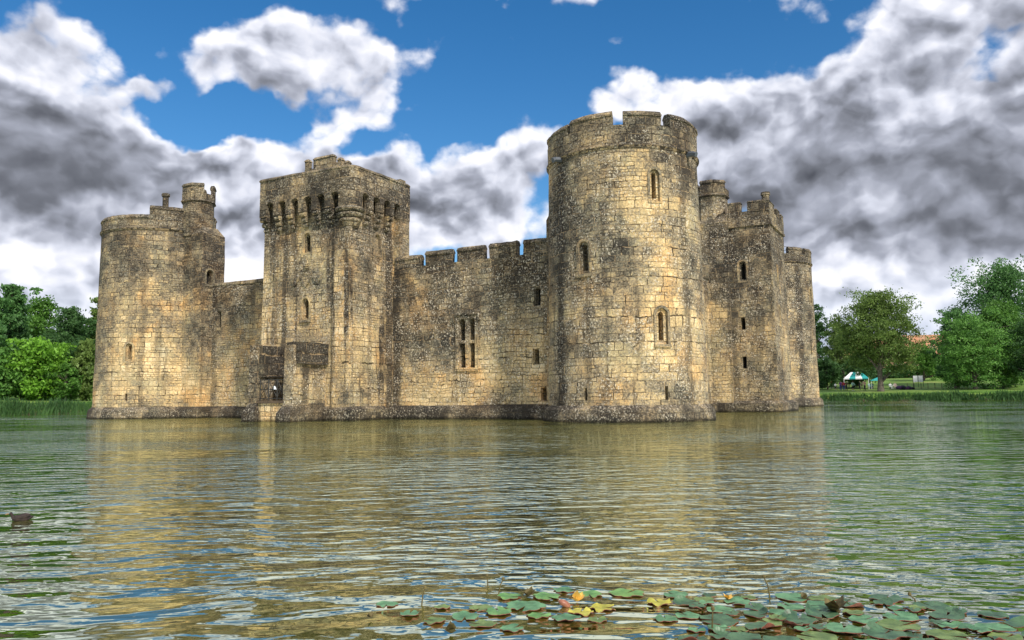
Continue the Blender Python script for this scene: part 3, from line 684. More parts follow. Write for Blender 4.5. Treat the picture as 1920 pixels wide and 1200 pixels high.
# ------------------------------------------------------------------ gate abutment in front of the square tower
ga = thing('gate_abutment', 'ruined stone gate abutment with a dark recess, before the foot of the square tower', 'stone gate', wl(0, 0), RZ)
mb = MB(); mb.box(-20.32, -19.5, -7.75, -4.7, -1.4, 4.9, .5, tap=(.03, .03, .05, 0)); part('pier', mb, M_PIER, ga, .04, 1)
mb = MB(); mb.box(-20.34, -19.28, -7.45, -4.7, 3.7, 5.08, .5); part('corbelled_block', mb, M_BLOCK, ga, .05, 2)
mb = MB(); mb.box(-23.38, -22.66, -7.75, -4.7, -1.4, 5.0, .5, tap=(.03, 0, .05, 0)); part('pier', mb, M_EAST, ga, .04, 3)
mb = MB(); mb.box(-22.75, -20.2, -5.4, -4.7, -1.4, 4.9, .5); part('recess_wall', mb, M_TOP, ga, .04, 4)
mb = MB(); mb.box(-22.68, -22.52, -7.55, -5.3, 2.9, 4.97, .5); mb.box(-22.52, -20.2, -5.55, -5.3, 2.9, 4.97, .5); part('stain_shade_lining', mb, M_BLOCK, ga, .03, 14)  # dark stain plus recess shade, both put into the stone colour
mb = MB(); mb.box(-22.75, -20.25, -7.6, -4.9, -1.4, 1.2, .5); part('sill_wall', mb, M_POST, ga, .03, 5)
mb = MB(); mb.box(-22.7, -20.28, -7.72, -7.45, 1.2, 1.36); part('timber_beam', mb, M_WOOD, ga, .01)
mb = MB(); mb.box(-20.6, -19.3, -8.25, -4.7, -1.6, .55, .5, tap=(.05, .08, .15, 0)); mb.prism([(-20.55, -8.1), (-19.38, -8.1), (-19.38, -4.9), (-20.55, -4.9)], .55, 1.15, [(-20.3, -7.72), (-19.5, -7.72), (-19.5, -4.9), (-20.3, -4.9)]); part('footing', mb, M_PLINTH, ga, .02, 6)
mb = MB(); mb.box(-23.8, -22.5, -8.2, -4.7, -1.6, .6, .5, tap=(.15, .05, .2, 0)); mb.prism([(-23.65, -8.0), (-22.55, -8.0), (-22.55, -4.9), (-23.65, -4.9)], .6, 1.2, [(-23.38, -7.74), (-22.64, -7.74), (-22.64, -4.9), (-23.38, -4.9)]); part('footing', mb, M_PLINTH, ga, .04, 7)
gt = thing('barrier', 'dark iron barrier with crossed braces closing the gate recess', 'railing', wl(-21.48, -7.5), RZ)
mb = MB()
for xx in (-1.1, -.35, .4, 1.1): mb.tube((xx, 0, 1.36), (xx, 0, 2.75), .035, .035, 6)
for z in (1.5, 2.1, 2.7): mb.tube((-1.12, 0, z), (1.12, 0, z), .028, .028, 6)
part('rail_frame', mb, M_IRON, gt)
mb = MB()
for a, b_ in ((-1.1, -.35), (.4, 1.1), (-.35, .4)): mb.tube((a, -.02, 1.5), (b_, -.02, 2.7), .022, .022, 5); mb.tube((a, .02, 2.7), (b_, .02, 1.5), .022, .022, 5)
part('cross_brace', mb, M_IRON, gt)
M_WHITE = plain('white_paint', (.8, .82, .85), .5, .05)
mb = MB(); mb.prism([(-.10, -.02), (.12, -.02), (.12, .02), (-.10, .02)], 2.08, 2.3, [(-.10, -.02), (-.02, -.02), (-.02, .02), (-.10, .02)])  # small white wedge at the bars, identity unknown
o = part('white_patch', mb, M_WHITE, None); o.location = wl(-21.2, -7.56); o.rotation_euler = (0, 0, RZ); tag(o, 'small white patch at the iron barrier in the gate recess', 'white_patch')

# ------------------------------------------------------------------ east square tower
te = thing('square_tower', 'narrow grey square tower with notched battlements, right of the large round tower', 'castle tower', wl(0, 0), RZ)
we = newwall(); mb = MB(); mb.box(-.6, 5.46, 18.92, 25.2, -1.4, 14.95, .6, tap=(0, .22, .06, 0)); body = part('wall', mb, [M_EAST], te, .025, 8)
we.op((3.02, 18.97), (0, -1), 'round', .34, 10.6, 11.95, outer=.12)
for z0, z1 in ((6.55, 7.5), (3.45, 4.4)): we.op((2.9, 18.94), (0, -1), 'rect', .34, z0, z1, outer=0, frame=0)
for z0, z1, b_ in ((10.3, 11.75, 21.3), (7.0, 8.4, 21.5), (3.7, 5.0, 21.5)): we.op((5.42 - .2 * z0 / 15, b_), (1, 0), 'rect', .3, z0, z1, outer=.06, frame=.1)
we.finish(body, [M_EAST])
mb = MB(); mb.box(-.6, 5.8, 18.5, 25.6, -1.6, .68, .6); mb.box(-.6, 5.78, 18.52, 25.58, .68, .9, None, tap=(0, .3, .3, .3)); part('plinth', mb, M_PLINTH, te, .035, 8)
mb = MB()
xw, xe, ys, yn = 1.2, 5.26, 18.96, 25.2
for (a, b_, c, d) in ((xw, xe + .1, ys - .1, ys + .3), (xe - .3, xe + .1, ys + .3, yn)): mb.box(a, b_, c, d, 14.85, 15.05)
part('string_course', mb, M_TOP, te, .012)
mb = MB(); mb.box(xw, xe + .03, ys - .03, ys + .42, 15.02, 16.1, .5); mb.box(xe - .4, xe + .032, ys + .42, yn, 15.02, 16.1, .5); mb.box(xw, xe - .4, yn - .4, yn + .002, 15.02, 16.1, .5); part('parapet', mb, M_TOP, te, .03, 3)
for k, (a, b_, c, d, z) in enumerate([(2.02, 3.05, ys - .04, ys + .4, 16.9), (3.6, 5.3, ys - .045, ys + .41, 16.9), (xe - .41, xe + .04, 19.38, 21.0, 16.85), (xe - .4, xe + .04, 22.0, 23.2, 16.75), (xe - .4, xe + .04, 24.2, 25.25, 16.7)]):
    mb = MB(); mb.box(a, b_, c, d, 16.0, z - .12, .4); mb.box(a - .04, b_ + .04, c - .04, d + .04, z - .12, z, None, tap=(.08, .08, .1, .1)); part('merlon', mb, M_TOP, te, .035, k)
mb = MB(); mb.prism(octo(4.98, 19.2, .30), 16.8, 17.25); mb.prism(octo(4.98, 19.2, .38), 17.25, 17.48, octo(4.98, 19.2, .36)); part('chimney', mb, M_TOP, te, .015)
octo_turret(te, .38, 20.1, 1.42, -1.3, 17.75, 18.35, 19.05, (5, 6, 3, 1), M_EAST)
mb = MB(); mb.box(-.5, 2.0, 18.62, 19.6, -1.4, 15.4, .7); part('stair_flank', mb, M_EAST, te, .02, 4)
mb = MB(); mb.prism([(-.5, 18.62), (2.0, 18.62), (2.0, 19.6), (-.5, 19.6)], 15.4, 16.1, [(-.2, 19.1), (1.6, 19.1), (1.6, 19.6), (-.2, 19.6)]); part('weathering', mb, M_TOP, te, .02)
#PART2
# ------------------------------------------------------------------ terrain and water
MX0, MX1, MY0, MY1 = -70.5, 50.0, -44.7, 92.5
def edge_dist(x, y):
    w_ = noise.noise(Vector((x * .09, y * .09, 1.7))) * 1.3 + noise.noise(Vector((x * .4, y * .4, 5.7))) * .3
    if y < -40: w_ *= .2
    return max(MX0 - x, x - MX1, MY0 - y, y - MY1) + w_
def sm(t): t = max(0.0, min(1.0, t)); return t * t * (3 - 2 * t)
def hgt(x, y):
    d = edge_dist(x, y)
    south = sm((-36 - y) / 6)
    top = 1.05 * (1 - south) + .30 * south
    z = -1.3 + (top + 1.3) * sm((d + 1.6) / 2.6)
    if d > 1: z += .04 * min(d, 12) + .055 * max(0, min(d, 60) - 16) * (1 - south) + .012 * max(0, d - 40) * (1 - south) + noise.noise(Vector((x * .07, y * .07, 0))) * min(.25, d * .03) * (1 - south)
    return z
def hw(p): return hgt(*lw(p))
def axis(a, b_, lo, hi):
    out = []; x = a
    while x < b_:
        out.append(x)
        dd = min(abs(x - lo), abs(x - hi))
        x += .8 if dd < 6 else (2.5 if dd < 30 else (6 if dd < 90 else 40))
    out.append(b_); return out
gx, gy = axis(-900, 900, MX0, MX1), axis(-500, 1300, MY0, MY1)
vs = [(*wl(x, y).xy, hgt(x, y)) for y in gy for x in gx]
W_ = len(gx); fs = [(j * W_ + i, j * W_ + i + 1, (j + 1) * W_ + i + 1, (j + 1) * W_ + i) for j in range(len(gy) - 1) for i in range(W_ - 1)]
me = bpy.data.meshes.new('ground'); me.from_pydata(vs, [], fs); me.polygons.foreach_set('use_smooth', [True] * len(fs))
m, n, b = mat('lawn')
P = n.node('ShaderNodeNewGeometry').outputs['Position']
g1 = n.noise(P, .12, 5, .6); g2 = n.noise(P, 3, 5, .7)
c = n.ramp(n.math('ADD', n.math('MULTIPLY', g1, .7), n.math('MULTIPLY', g2, .3)), [(.3, (.045, .09, .012)), (.45, (.10, .20, .02)), (.58, (.16, .24, .035)), (.70, (.28, .25, .10))])
zz = n.sep(P)[2]
c = n.mix(n.mr(zz, .55, .1), c, (.06, .045, .025))
n.set(b.inputs['Base Color'], c); b.inputs['Roughness'].default_value = .9
bp = n.node('ShaderNodeBump'); bp.inputs['Distance'].default_value = .08; n.set(bp.inputs['Height'], n.noise(P, 12, 4, .7)); n.l.new(bp.outputs[0], b.inputs['Normal'])
me.materials.append(m); o = link('ground', me); o['kind'] = 'structure'

m, n, b = mat('moat_water')
P = n.node('ShaderNodeNewGeometry').outputs['Position']
Pw = n.vmath('ADD', P, n.vmath('SCALE', n.vmath('SUBTRACT', n.noise(P, .35, 2, .5, color=True), (.5, .5, .5)), scale=.9))
Pr = n.node('ShaderNodeMapping'); n.set(Pr.inputs['Vector'], Pw); Pr.inputs['Rotation'].default_value = (0, 0, R_(-5)); Pr.inputs['Scale'].default_value = (.85, 1.7, 1)
a1 = n.noise(Pr.outputs[0], 1.45, .5, .4)
a2 = n.noise(n.vmath('ADD', Pr.outputs[0], (7, 3, 0)), 4.6, .8, .45)
a3 = n.noise(n.vmath('MULTIPLY', P, (.8, 1.0, 1)), 9.0, 2, .5)
patch = n.mr(n.noise(n.vmath('MULTIPLY', P, (.6, 1.3, 1)), .075, 3, .5), .38, .60, .15, 1.2)
hh = n.math('ADD', n.math('MULTIPLY', n.math('MULTIPLY', a1, .105), n.mr(patch, .15, 1.2, .7, 1.15, False)), n.math('ADD', n.math('MULTIPLY', n.math('MULTIPLY', a2, .068), patch), n.math('MULTIPLY', n.math('MULTIPLY', a3, .012), patch)))
bp = n.node('ShaderNodeBump'); bp.inputs['Distance'].default_value = 1.0; bp.inputs['Strength'].default_value = 1.0
n.set(bp.inputs['Height'], hh); n.l.new(bp.outputs[0], b.inputs['Normal'])
n.set(b.inputs['Base Color'], n.mix(n.mr(n.noise(P, .3, 3), .35, .65), (.064, .072, .005), (.100, .102, .007)))
b.inputs['Roughness'].default_value = .5; b.inputs['Specular IOR Level'].default_value = 0
gl = n.node('ShaderNodeBsdfGlossy'); gl.inputs['Color'].default_value = (.90, .97, .79, 1); gl.inputs['Roughness'].default_value = .025; n.l.new(bp.outputs[0], gl.inputs['Normal'])
fr = n.node('ShaderNodeFresnel'); fr.inputs['IOR'].default_value = 1.8; n.l.new(bp.outputs[0], fr.inputs['Normal'])
mx = n.node('ShaderNodeMixShader'); n.set(mx.inputs[0], n.mr(fr.outputs[0], 0.05, .75, .58, .98, False)); n.l.new(b.outputs[0], mx.inputs[1]); n.l.new(gl.outputs[0], mx.inputs[2])
out_ = [q for q in n.n if q.type == 'OUTPUT_MATERIAL'][0]; n.l.new(mx.outputs[0], out_.inputs[0])
wv = [(*wl(x, y).xy, 0) for x, y in ((MX0 - 3, MY0 - 3), (MX1 + 3, MY0 - 3), (MX1 + 3, MY1 + 3), (MX0 - 3, MY1 + 3))]
me = bpy.data.meshes.new('water'); me.from_pydata(wv, [], [(0, 1, 2, 3)]); me.materials.append(m)
o = link('water', me); o['kind'] = 'structure'

# ------------------------------------------------------------------ placing things by bearing and distance
def at(px, Y, up_=None):
    a, _ = azel(px, 600 + F_PX * math.tan(PITCH))
    x = Y * math.tan(a)
    return Vector((x, Y, hw((x, Y)) if up_ is None else up_))
def height_at(px, py, Y):
    a, e = azel(px, py); return CAM_H + math.tan(e) * Y / math.cos(a)

# ------------------------------------------------------------------ trees
def leaf_mat(name, dark_, lite_, yellow=None):
    m, n, b = mat(name)
    at_ = n.node('ShaderNodeAttribute', attribute_name='rnd').outputs['Fac']
    P = n.node('ShaderNodeTexCoord').outputs['Object']
    f = n.math('ADD', n.math('MULTIPLY', at_, .6), n.math('MULTIPLY', n.mr(n.noise(P, .45, 3, .5), .35, .65), .4))
    n.set(b.inputs['Base Color'], n.mix(f, dark_, lite_)); b.inputs['Roughness'].default_value = .55; b.inputs['Specular IOR Level'].default_value = .3
    tr = n.node('ShaderNodeBsdfTranslucent'); n.set(tr.inputs[0], n.mix(f, tuple(x * 1.2 for x in dark_), tuple(min(1, x * 1.5) for x in lite_)))
    mx = n.node('ShaderNodeMixShader'); mx.inputs[0].default_value = .35
    n.l.new(b.outputs[0], mx.inputs[1]); n.l.new(tr.outputs[0], mx.inputs[2])
    out_ = [q for q in n.n if q.type == 'OUTPUT_MATERIAL'][0]; n.l.new(mx.outputs[0], out_.inputs[0])
    return m
LM_DARK = leaf_mat('dark_leaves', (.028, .075, .022), (.085, .18, .05))
LM_MID = leaf_mat('green_leaves', (.045, .12, .02), (.14, .30, .045))
LM_BRIGHT = leaf_mat('bright_leaves', (.07, .18, .015), (.24, .48, .05))
LM_OLIVE = leaf_mat('olive_leaves', (.055, .105, .02), (.20, .29, .07))
LM_BLUE = leaf_mat('bluish_leaves', (.045, .11, .033), (.14, .30, .085))
LM_FRESH = leaf_mat('fresh_leaves', (.055, .15, .03), (.20, .40, .08))
LM_REED = leaf_mat('reed_blades', (.04, .09, .02), (.13, .22, .06))
M_BARK = plain('bark', (.11, .09, .07), .9, .4, 5)
def leaves_mesh(name, P, size, rng, m, droop=0.0, flat_=.35, asp=.55):
    n_ = len(P); P = np.asarray(P)
    d = rng.normal(size=(n_, 3)); d[:, 2] = d[:, 2] * (1 - droop) - droop * 2.2; d /= np.linalg.norm(d, axis=1)[:, None]
    q = rng.normal(size=(n_, 3)); q[:, 2] *= 1 - flat_
    s_ = np.cross(d, q); s_ /= np.linalg.norm(s_, axis=1)[:, None]
    L_ = size * rng.uniform(.6, 1.3, n_)[:, None]
    nrm = np.cross(d, s_); fold = nrm * L_ * .18
    V = np.stack([P - d * L_ * .5, P + s_ * L_ * asp * .5 + fold, P + d * L_ * .5, P - s_ * L_ * asp * .5 + fold], 1).reshape(-1, 3)
    me = bpy.data.meshes.new(name); me.vertices.add(n_ * 4); me.vertices.foreach_set('co', V.ravel())
    me.loops.add(n_ * 4); me.loops.foreach_set('vertex_index', np.arange(n_ * 4)); me.polygons.add(n_)
    me.polygons.foreach_set('loop_start', np.arange(n_) * 4); me.polygons.foreach_set('loop_total', np.full(n_, 4)); me.update()
    a = me.attributes.new('rnd', 'FLOAT', 'POINT'); a.data.foreach_set('value', np.repeat(rng.uniform(0, 1, n_), 4))
    me.materials.append(m); return me
def tree(label, p, H, rx, m, seed, base=.15, nleaf=9000, size=.42, lobes=9, kind='tree', droop=0.0, trunk_r=None, spray=0, clump=.16, gap=.5, name='broadleaf_tree', top_n=None, group=None):
    rng = np.random.default_rng(seed); rnd = random.Random(seed)
    r_ = thing(name, label, kind, p, rnd.uniform(0, 6.28) if not spray else 0, group)
    zb = H * base; cz = (H + zb) / 2; rz = (H - zb) / 2
    # lobes: overlapping masses, uneven outline
    LB_ = []
    for k in range(lobes):
        t = (k + .5) / lobes; zc = zb + (H - zb) * (.12 + .76 * t)
        wd = math.sqrt(max(.08, 1 - ((zc - cz) / rz * .95) ** 2)); a = k * 2.4 + rnd.uniform(-.5, .5)
        rr = rx * wd * (rnd.uniform(.35, .62) if t < .85 else rnd.uniform(.1, .3))
        LB_.append((rr * math.cos(a), rr * math.sin(a), zc, rx * rnd.uniform(.38, .55) * (.6 + .4 * wd), rz * rnd.uniform(.26, .38)))
    LB_.append((0, 0, cz, rx * .55, rz * .6)); LB_.append((0, 0, H - rz * .28, rx * .34, rz * .30))
    pts = []; cl = []
    per = 42; ncl = nleaf // per
    for k in range(ncl):
        x, y, z, a, c = LB_[rnd.randrange(len(LB_))]
        v = Vector([rnd.gauss(0, 1) for _ in range(3)]).normalized() * (rnd.uniform(.25, 1.0) ** .45)
        q = Vector((x + v.x * a, y + v.y * a, z + v.z * c))
        if noise.noise(q * (1.6 / max(rx * .35, 1)) + Vector((seed, 0, 0))) < -.5 + gap * .45 and rnd.random() < gap: continue
        cl.append(q)
    if spray:
        for k in range(spray):
            a = rnd.uniform(0, 6.28); q = Vector((math.cos(a) * rx * rnd.uniform(.4, 1.05), math.sin(a) * rx * rnd.uniform(.4, 1.05), H * rnd.uniform(.72, 1.03)))
            cl.append(q)
    for q in cl:
        rc = rx * clump * rnd.uniform(.6, 1.35)
        e = rng.normal(size=(per, 3)) * np.array([rc * .55, rc * .55, rc * .33]); 
        if droop: e[:, 2] -= np.abs(e[:, 2]) * 3 * droop
        pts.append(e + np.array(q))
    pts = np.concatenate(pts); pts[:, 2] = np.maximum(pts[:, 2], .15)
    link('crown', leaves_mesh('crown', pts, size, rng, m, droop), r_)
    # trunk and limbs
    tr_ = trunk_r or max(.18, H * .028)
    mb = MB(); z0 = -.4; prev = Vector((0, 0, z0)); pr = tr_ * 1.35; top = H * .8; n_ = 8
    axis_ = []
    for k in range(1, n_ + 1):
        q = Vector((rnd.uniform(-.25, .25) * k * .15, rnd.uniform(-.25, .25) * k * .15, z0 + (top - z0) * k / n_)); r = tr_ * (1 - k / n_ * .85)
        mb.tube(prev, q, pr, r, 9, cap=False); axis_.append((q, r)); prev, pr = q, r
    part('trunk', mb, M_BARK, r_, .03 if H > 5 else 0)
    mb = MB(); cs_ = rnd.sample(cl, min(len(cl), 34))
    for q in cs_:
        s_, r = min(axis_, key=lambda t: (t[0] - q).length + (0 if t[0].z < q.z - .1 * H else H))
        mid_ = s_.lerp(q, .5) + Vector((rnd.uniform(-.3, .3), rnd.uniform(-.3, .3), rnd.uniform(.1, .6)))
        mb.tube(s_, mid_, r * .5, r * .28, 6, cap=False); mb.tube(mid_, q, r * .28, .02, 5, cap=False)
    part('limbs', mb, M_BARK, r_)
    return r_
def ptree(label, px, Y, top, hwid, m, seed, **k):
    p = at(px, Y); H = height_at(px, top, Y) - p.z
    return tree(label, p, H, hwid * Y / F_PX, m, seed, **k)
G1 = 'trees along the far bank left of the castle'; G2 = 'trees on the lawn right of the castle'
ptree('tall drooping feathery tree at the left edge of the picture', 12, 112, 530, 48, LM_BLUE, 1, base=.1, droop=.55, size=.6, nleaf=11000, spray=6, name='willow_tree', group=G1)
ptree('rounded pale green tree standing behind the dark one on the left bank', 72, 122, 556, 62, LM_MID, 2, gap=.6, group=G1, nleaf=11000)
ptree('dark dense round tree on the left bank, nearest its highest part to the tower', 128, 110, 578, 48, LM_DARK, 3, base=.2, nleaf=12000, group=G1)
ptree('olive green tree touching the outline of the far left tower', 180, 114, 560, 36, LM_OLIVE, 4, base=.1, group=G1)
ptree('bright yellow green bushy tree low at the water on the left bank', 66, 100, 636, 62, LM_BRIGHT, 5, base=.0, nleaf=15000, size=.5, lobes=18, gap=.8, droop=.22, clump=.20, spray=14, group=G1)
ptree('feathery fresh green bush at the left edge beside the brightest one', 6, 99, 650, 52, LM_FRESH, 25, base=.0, nleaf=12000, size=.5, lobes=14, gap=.7, droop=.25, clump=.2, group=G1, kind='shrub', name='shrub')
ptree('weeping willow beside the foot of the far left tower', 160, 101.5, 636, 30, LM_OLIVE, 6, base=.02, droop=.7, size=.55, nleaf=8000, name='willow_tree', group=G1)
ptree('low dark leafy shrub between the bright bush and the willow', 122, 99, 684, 34, LM_MID, 7, base=.0, nleaf=6000, size=.3, kind='shrub', name='shrub', group=G1)
ptree('blue green tree half outside the left edge, behind the bright bush', -25, 100, 600, 50, LM_BLUE, 8, base=.02, nleaf=9000, group=G1)
ptree('dark tree filling the gap behind the bright bush on the left bank', 95, 106, 628, 60, LM_DARK, 9, base=.0, nleaf=9000, group=G1)
ptree('dark tree just right of the farthest round tower', 1534, 168, 566, 36, LM_DARK, 10, base=.1, nleaf=9000, group=G2)
ptree('olive tree directly left of and behind the big oak', 1582, 158, 604, 48, LM_OLIVE, 11, base=.12, nleaf=10000, group=G2)
ptree('dark bush behind the people, at the foot of the farthest tower', 1552, 150, 672, 34, LM_DARK, 12, base=.0, nleaf=7000, kind='shrub', name='shrub', group=G2)
ptree('large spreading oak with a bare lower trunk standing on the bank', 1652, 134.5, 548, 80, LM_OLIVE, 13, base=.18, nleaf=34000, size=.36, lobes=14, trunk_r=.48, gap=.35, clump=.13, name='oak_tree', group=G2, spray=22)
ptree('low dark bush under the left side of the big oak', 1612, 152, 668, 40, LM_DARK, 14, base=.02, nleaf=7000, kind='shrub', name='shrub', group=G2)
ptree('rounded green bush between the big oak and the barn', 1735, 168, 650, 34, LM_MID, 15, base=.0, nleaf=6000, kind='shrub', name='shrub', group=G2)
ptree('medium blue green tree on the left flank of the big leafy group at right', 1795, 139, 578, 42, LM_BLUE, 16, base=.05, nleaf=11000, gap=.6, spray=10, group=G2)
ptree('bright leafy tree hanging low over the bank at right', 1830, 131, 592, 70, LM_FRESH, 17, base=.0, nleaf=26000, size=.36, lobes=20, gap=.8, clump=.14, droop=.1, spray=24, group=G2)
ptree('full leafy green tree between the bright low tree and the right edge', 1885, 136, 560, 55, LM_MID, 27, base=.0, nleaf=20000, size=.4, lobes=16, gap=.5, clump=.2, group=G2)
ptree('tallest tree at the right edge with sparse sprays at its top', 1896, 142, 494, 84, LM_BLUE, 18, base=.05, nleaf=26000, lobes=15, gap=.25, spray=34, group=G2)
ptree('dark tree behind the bank at the very right edge', 1935, 128, 600, 50, LM_DARK, 19, base=.05, nleaf=8000, group=G2)
# far wood
def wood(name, spots, m, seed, size=.9):
    rng = np.random.default_rng(seed); rnd = random.Random(seed); pts = []
    for (px, Y, top) in spots:
        p = at(px, Y); H = max(3, height_at(px, top, Y) - p.z)
        for k in range(60):
            q = np.array([p.x + rnd.gauss(0, 4), p.y + rnd.gauss(0, 4), p.z + H * rnd.uniform(0, .92)])
            pts.append(rng.normal(size=(26, 3)) * np.array([1.5, 1.5, .8]) + q)
    pts = np.concatenate(pts); o = link(name, leaves_mesh(name, pts, size, rng, m)); o['kind'] = 'stuff'
    return o
wood('woodland', [(x, 150 + (x * 7 % 20), 610 + (x * 13 % 40)) for x in range(-120, 190, 22)], LM_DARK, 31)
wood('woodland', [(x, 200 + (x * 7 % 30), 690 + (x * 13 % 25)) for x in range(1480, 1700, 20)] + [(x, 190 + (x * 7 % 20), 640 + (x * 13 % 40)) for x in range(1800, 2050, 20)] + [(x, 235, 700) for x in range(1690, 1820, 20)], LM_DARK, 32)

# reeds and rank grass along the water's edge
def reeds(name, runs, seed, hmin, hmax, n_, m, spread=.9, wd=.05, zmax=1.4):
    rng = np.random.default_rng(seed); V = []; 
    for k in range(n_):
        x0, y0, x1, y1 = runs[int(rng.integers(len(runs)))]; t = rng.uniform()
        x, y = x0 + (x1 - x0) * t, y0 + (y1 - y0) * t
        # walk to the water's edge
        x += rng.normal() * spread * (1 if y0 == y1 else 1); y += rng.normal() * spread
        z = hgt(x, y)
        if z < -.35 or z > zmax: continue
        p = wl(x, y); h = rng.uniform(hmin, hmax) * (.6 + .6 * (noise.noise(Vector((x * .3, y * .3, seed))) + .5)); a = rng.uniform(0, 6.28); ln = rng.normal(size=2) * .22 * h
        c_, s_ = math.cos(a) * wd, math.sin(a) * wd
        V += [(p.x - c_, p.y - s_, z), (p.x + c_, p.y + s_, z), (p.x + ln[0] * .4 + c_ * .8, p.y + ln[1] * .4 + s_ * .8, z + h * .6), (p.x + ln[0], p.y + ln[1], z + h)]
    n2 = len(V) // 4; me = bpy.data.meshes.new(name); me.from_pydata(V, [], [(4 * i, 4 * i + 1, 4 * i + 2, 4 * i + 3) for i in range(n2)])
    a = me.attributes.new('rnd', 'FLOAT', 'POINT'); a.data.foreach_set('value', np.repeat(rng.uniform(0, 1, n2), 4)); me.materials.append(m)
    o = link(name, me); o['kind'] = 'stuff'; return o
reeds('reeds', [(MX0, -15, MX0, 40)], 41, .5, 1.1, 14000, LM_DARK, zmax=1.0, wd=.06)
reeds('reeds', [(-25, MY1, 40, MY1)], 42, .45, .95, 20000, LM_DARK, zmax=.75, wd=.07)
reeds('bank_grass', [(-25, MY1 + 1.6, 46, MY1 + 1.6), (MX0 - 1.6, -15, MX0 - 1.6, 40)], 43, .08, .2, 9000, LM_MID, 1.2)

# ------------------------------------------------------------------ barn beyond the lawn
M_TILE, n, b = mat('clay_tiles')
P = n.node('ShaderNodeTexCoord').outputs['UV']; br = n.node('ShaderNodeTexBrick'); n.set(br.inputs['Vector'], P)
br.inputs['Scale'].default_value = 1; br.inputs['Brick Width'].default_value = .35; br.inputs['Row Height'].default_value = .28; br.inputs['Mortar Size'].default_value = .02
br.inputs['Color1'].default_value = (.42, .17, .08, 1); br.inputs['Color2'].default_value = (.55, .26, .13, 1); br.inputs['Mortar'].default_value = (.2, .08, .05, 1)
n.set(b.inputs['Base Color'], n.mix(n.mr(n.noise(P, .6, 4), .4, .65), br.outputs['Color'], (.38, .22, .13))); b.inputs['Roughness'].default_value = .85
M_BRICK = plain('pale_brick', (.38, .24, .14), .9, .2, 3)
bp_ = at(1738, 205, 0); bz = hw(bp_) - .3
bn = thing('barn', 'long barn with an orange tiled roof showing between the trees', 'barn', (bp_.x, bp_.y, bz), R_(-12))
h_e, h_r = 6.6, height_at(1738, 628, 205) - bz
mb = MB(); mb.box(-20, 20, -5, 5, 0, h_e); part('wall', mb, M_BRICK, bn)
mb = MB()
for sgn in (-1, 1):
    pts = [(-20.5, sgn * 5.5, h_e - .3), (20.5, sgn * 5.5, h_e - .3), (20.5, 0, h_r), (-20.5, 0, h_r)]
    mb.face(pts if sgn < 0 else pts[::-1], [(p[0], math.hypot(p[1], p[2])) for p in (pts if sgn < 0 else pts[::-1])])
    mb.face([(p[0], p[1], p[2] - .15) for p in pts])
for x in (-20, 20): mb.face([(x, -5, h_e), (x, 5, h_e), (x, 0, h_r - .15)])
part('roof', mb, M_TILE, bn)
for x in (-14, -6, 3, 11):
    mb = MB(); mb.box(x - .7, x + .7, -5.06, -4.9, 1.4, 2.8); part('window', mb, M_VOID, bn)

# ------------------------------------------------------------------ open tent and awning on the lawn
M_TEAL = plain('teal_canvas', (.02, .33, .33), .7, .08); M_WCAN = plain('white_canvas', (.8, .82, .84), .7, .04)
p = at(1607, 150); tn = thing('gazebo_tent', 'open sided gazebo tent with teal and white striped canopy on white poles', 'tent', p, R_(-24))
hx, hy = 2.1, 1.6; ze = height_at(1607, 709, 150) - p.z; zt_ = height_at(1607, 697.5, 150) - p.z
mb = MB(); xs = [-1, -.55, -.05, .5, 1]
for sgn in (-1, 1):
    for i in range(4):
        a, b_ = xs[i] * hx, xs[i + 1] * hx; rr = .42
        mb.face([(a, sgn * hy, ze), (b_, sgn * hy, ze), (b_ * rr, 0, zt_), (a * rr, 0, zt_)], mi=(i + 1) % 2)
        mb.face([(a, sgn * hy, ze - .22), (b_, sgn * hy, ze - .22), (b_, sgn * hy, ze), (a, sgn * hy, ze)], mi=(i + 1) % 2)
for sgn in (-1, 1):
    mb.face([(sgn * hx, -hy, ze), (sgn * hx, hy, ze), (sgn * hx * .42, 0, zt_)], mi=1); mb.face([(sgn * hx, -hy, ze - .22), (sgn * hx, hy, ze - .22), (sgn * hx, hy, ze), (sgn * hx, -hy, ze)], mi=1)
part('canopy', mb, [M_TEAL, M_WCAN], tn)
for sx in (-1, 1):
    for sy in (-1, 1): mb = MB(); mb.tube((sx * hx, sy * hy, -.1), (sx * hx, sy * hy, ze), .045, .045, 6); part('pole', mb, M_WCAN, tn)
p = at(1645, 148); aw = thing('awning', 'small teal canvas awning pitched beside the oak trunk', 'awning', p, R_(-15))
mb = MB(); mb.prism([(-1.1, -.8), (1.1, -.8), (1.1, .8), (-1.1, .8)], 1.5, 1.56); mb.prism([(-1.1, -.8), (1.1, -.8), (1.1, .8), (-1.1, .8)], 1.56, 2.15, [(.2, -.4), (1.0, -.5), (1.0, .5), (.2, .4)]); part('canopy', mb, M_TEAL, aw)
for sx in (-1, 1):
    for sy in (-.7, .7): mb = MB(); mb.tube((sx, sy, -.1), (sx, sy, 1.52), .03, .03, 5); part('pole', mb, M_WCAN, aw)

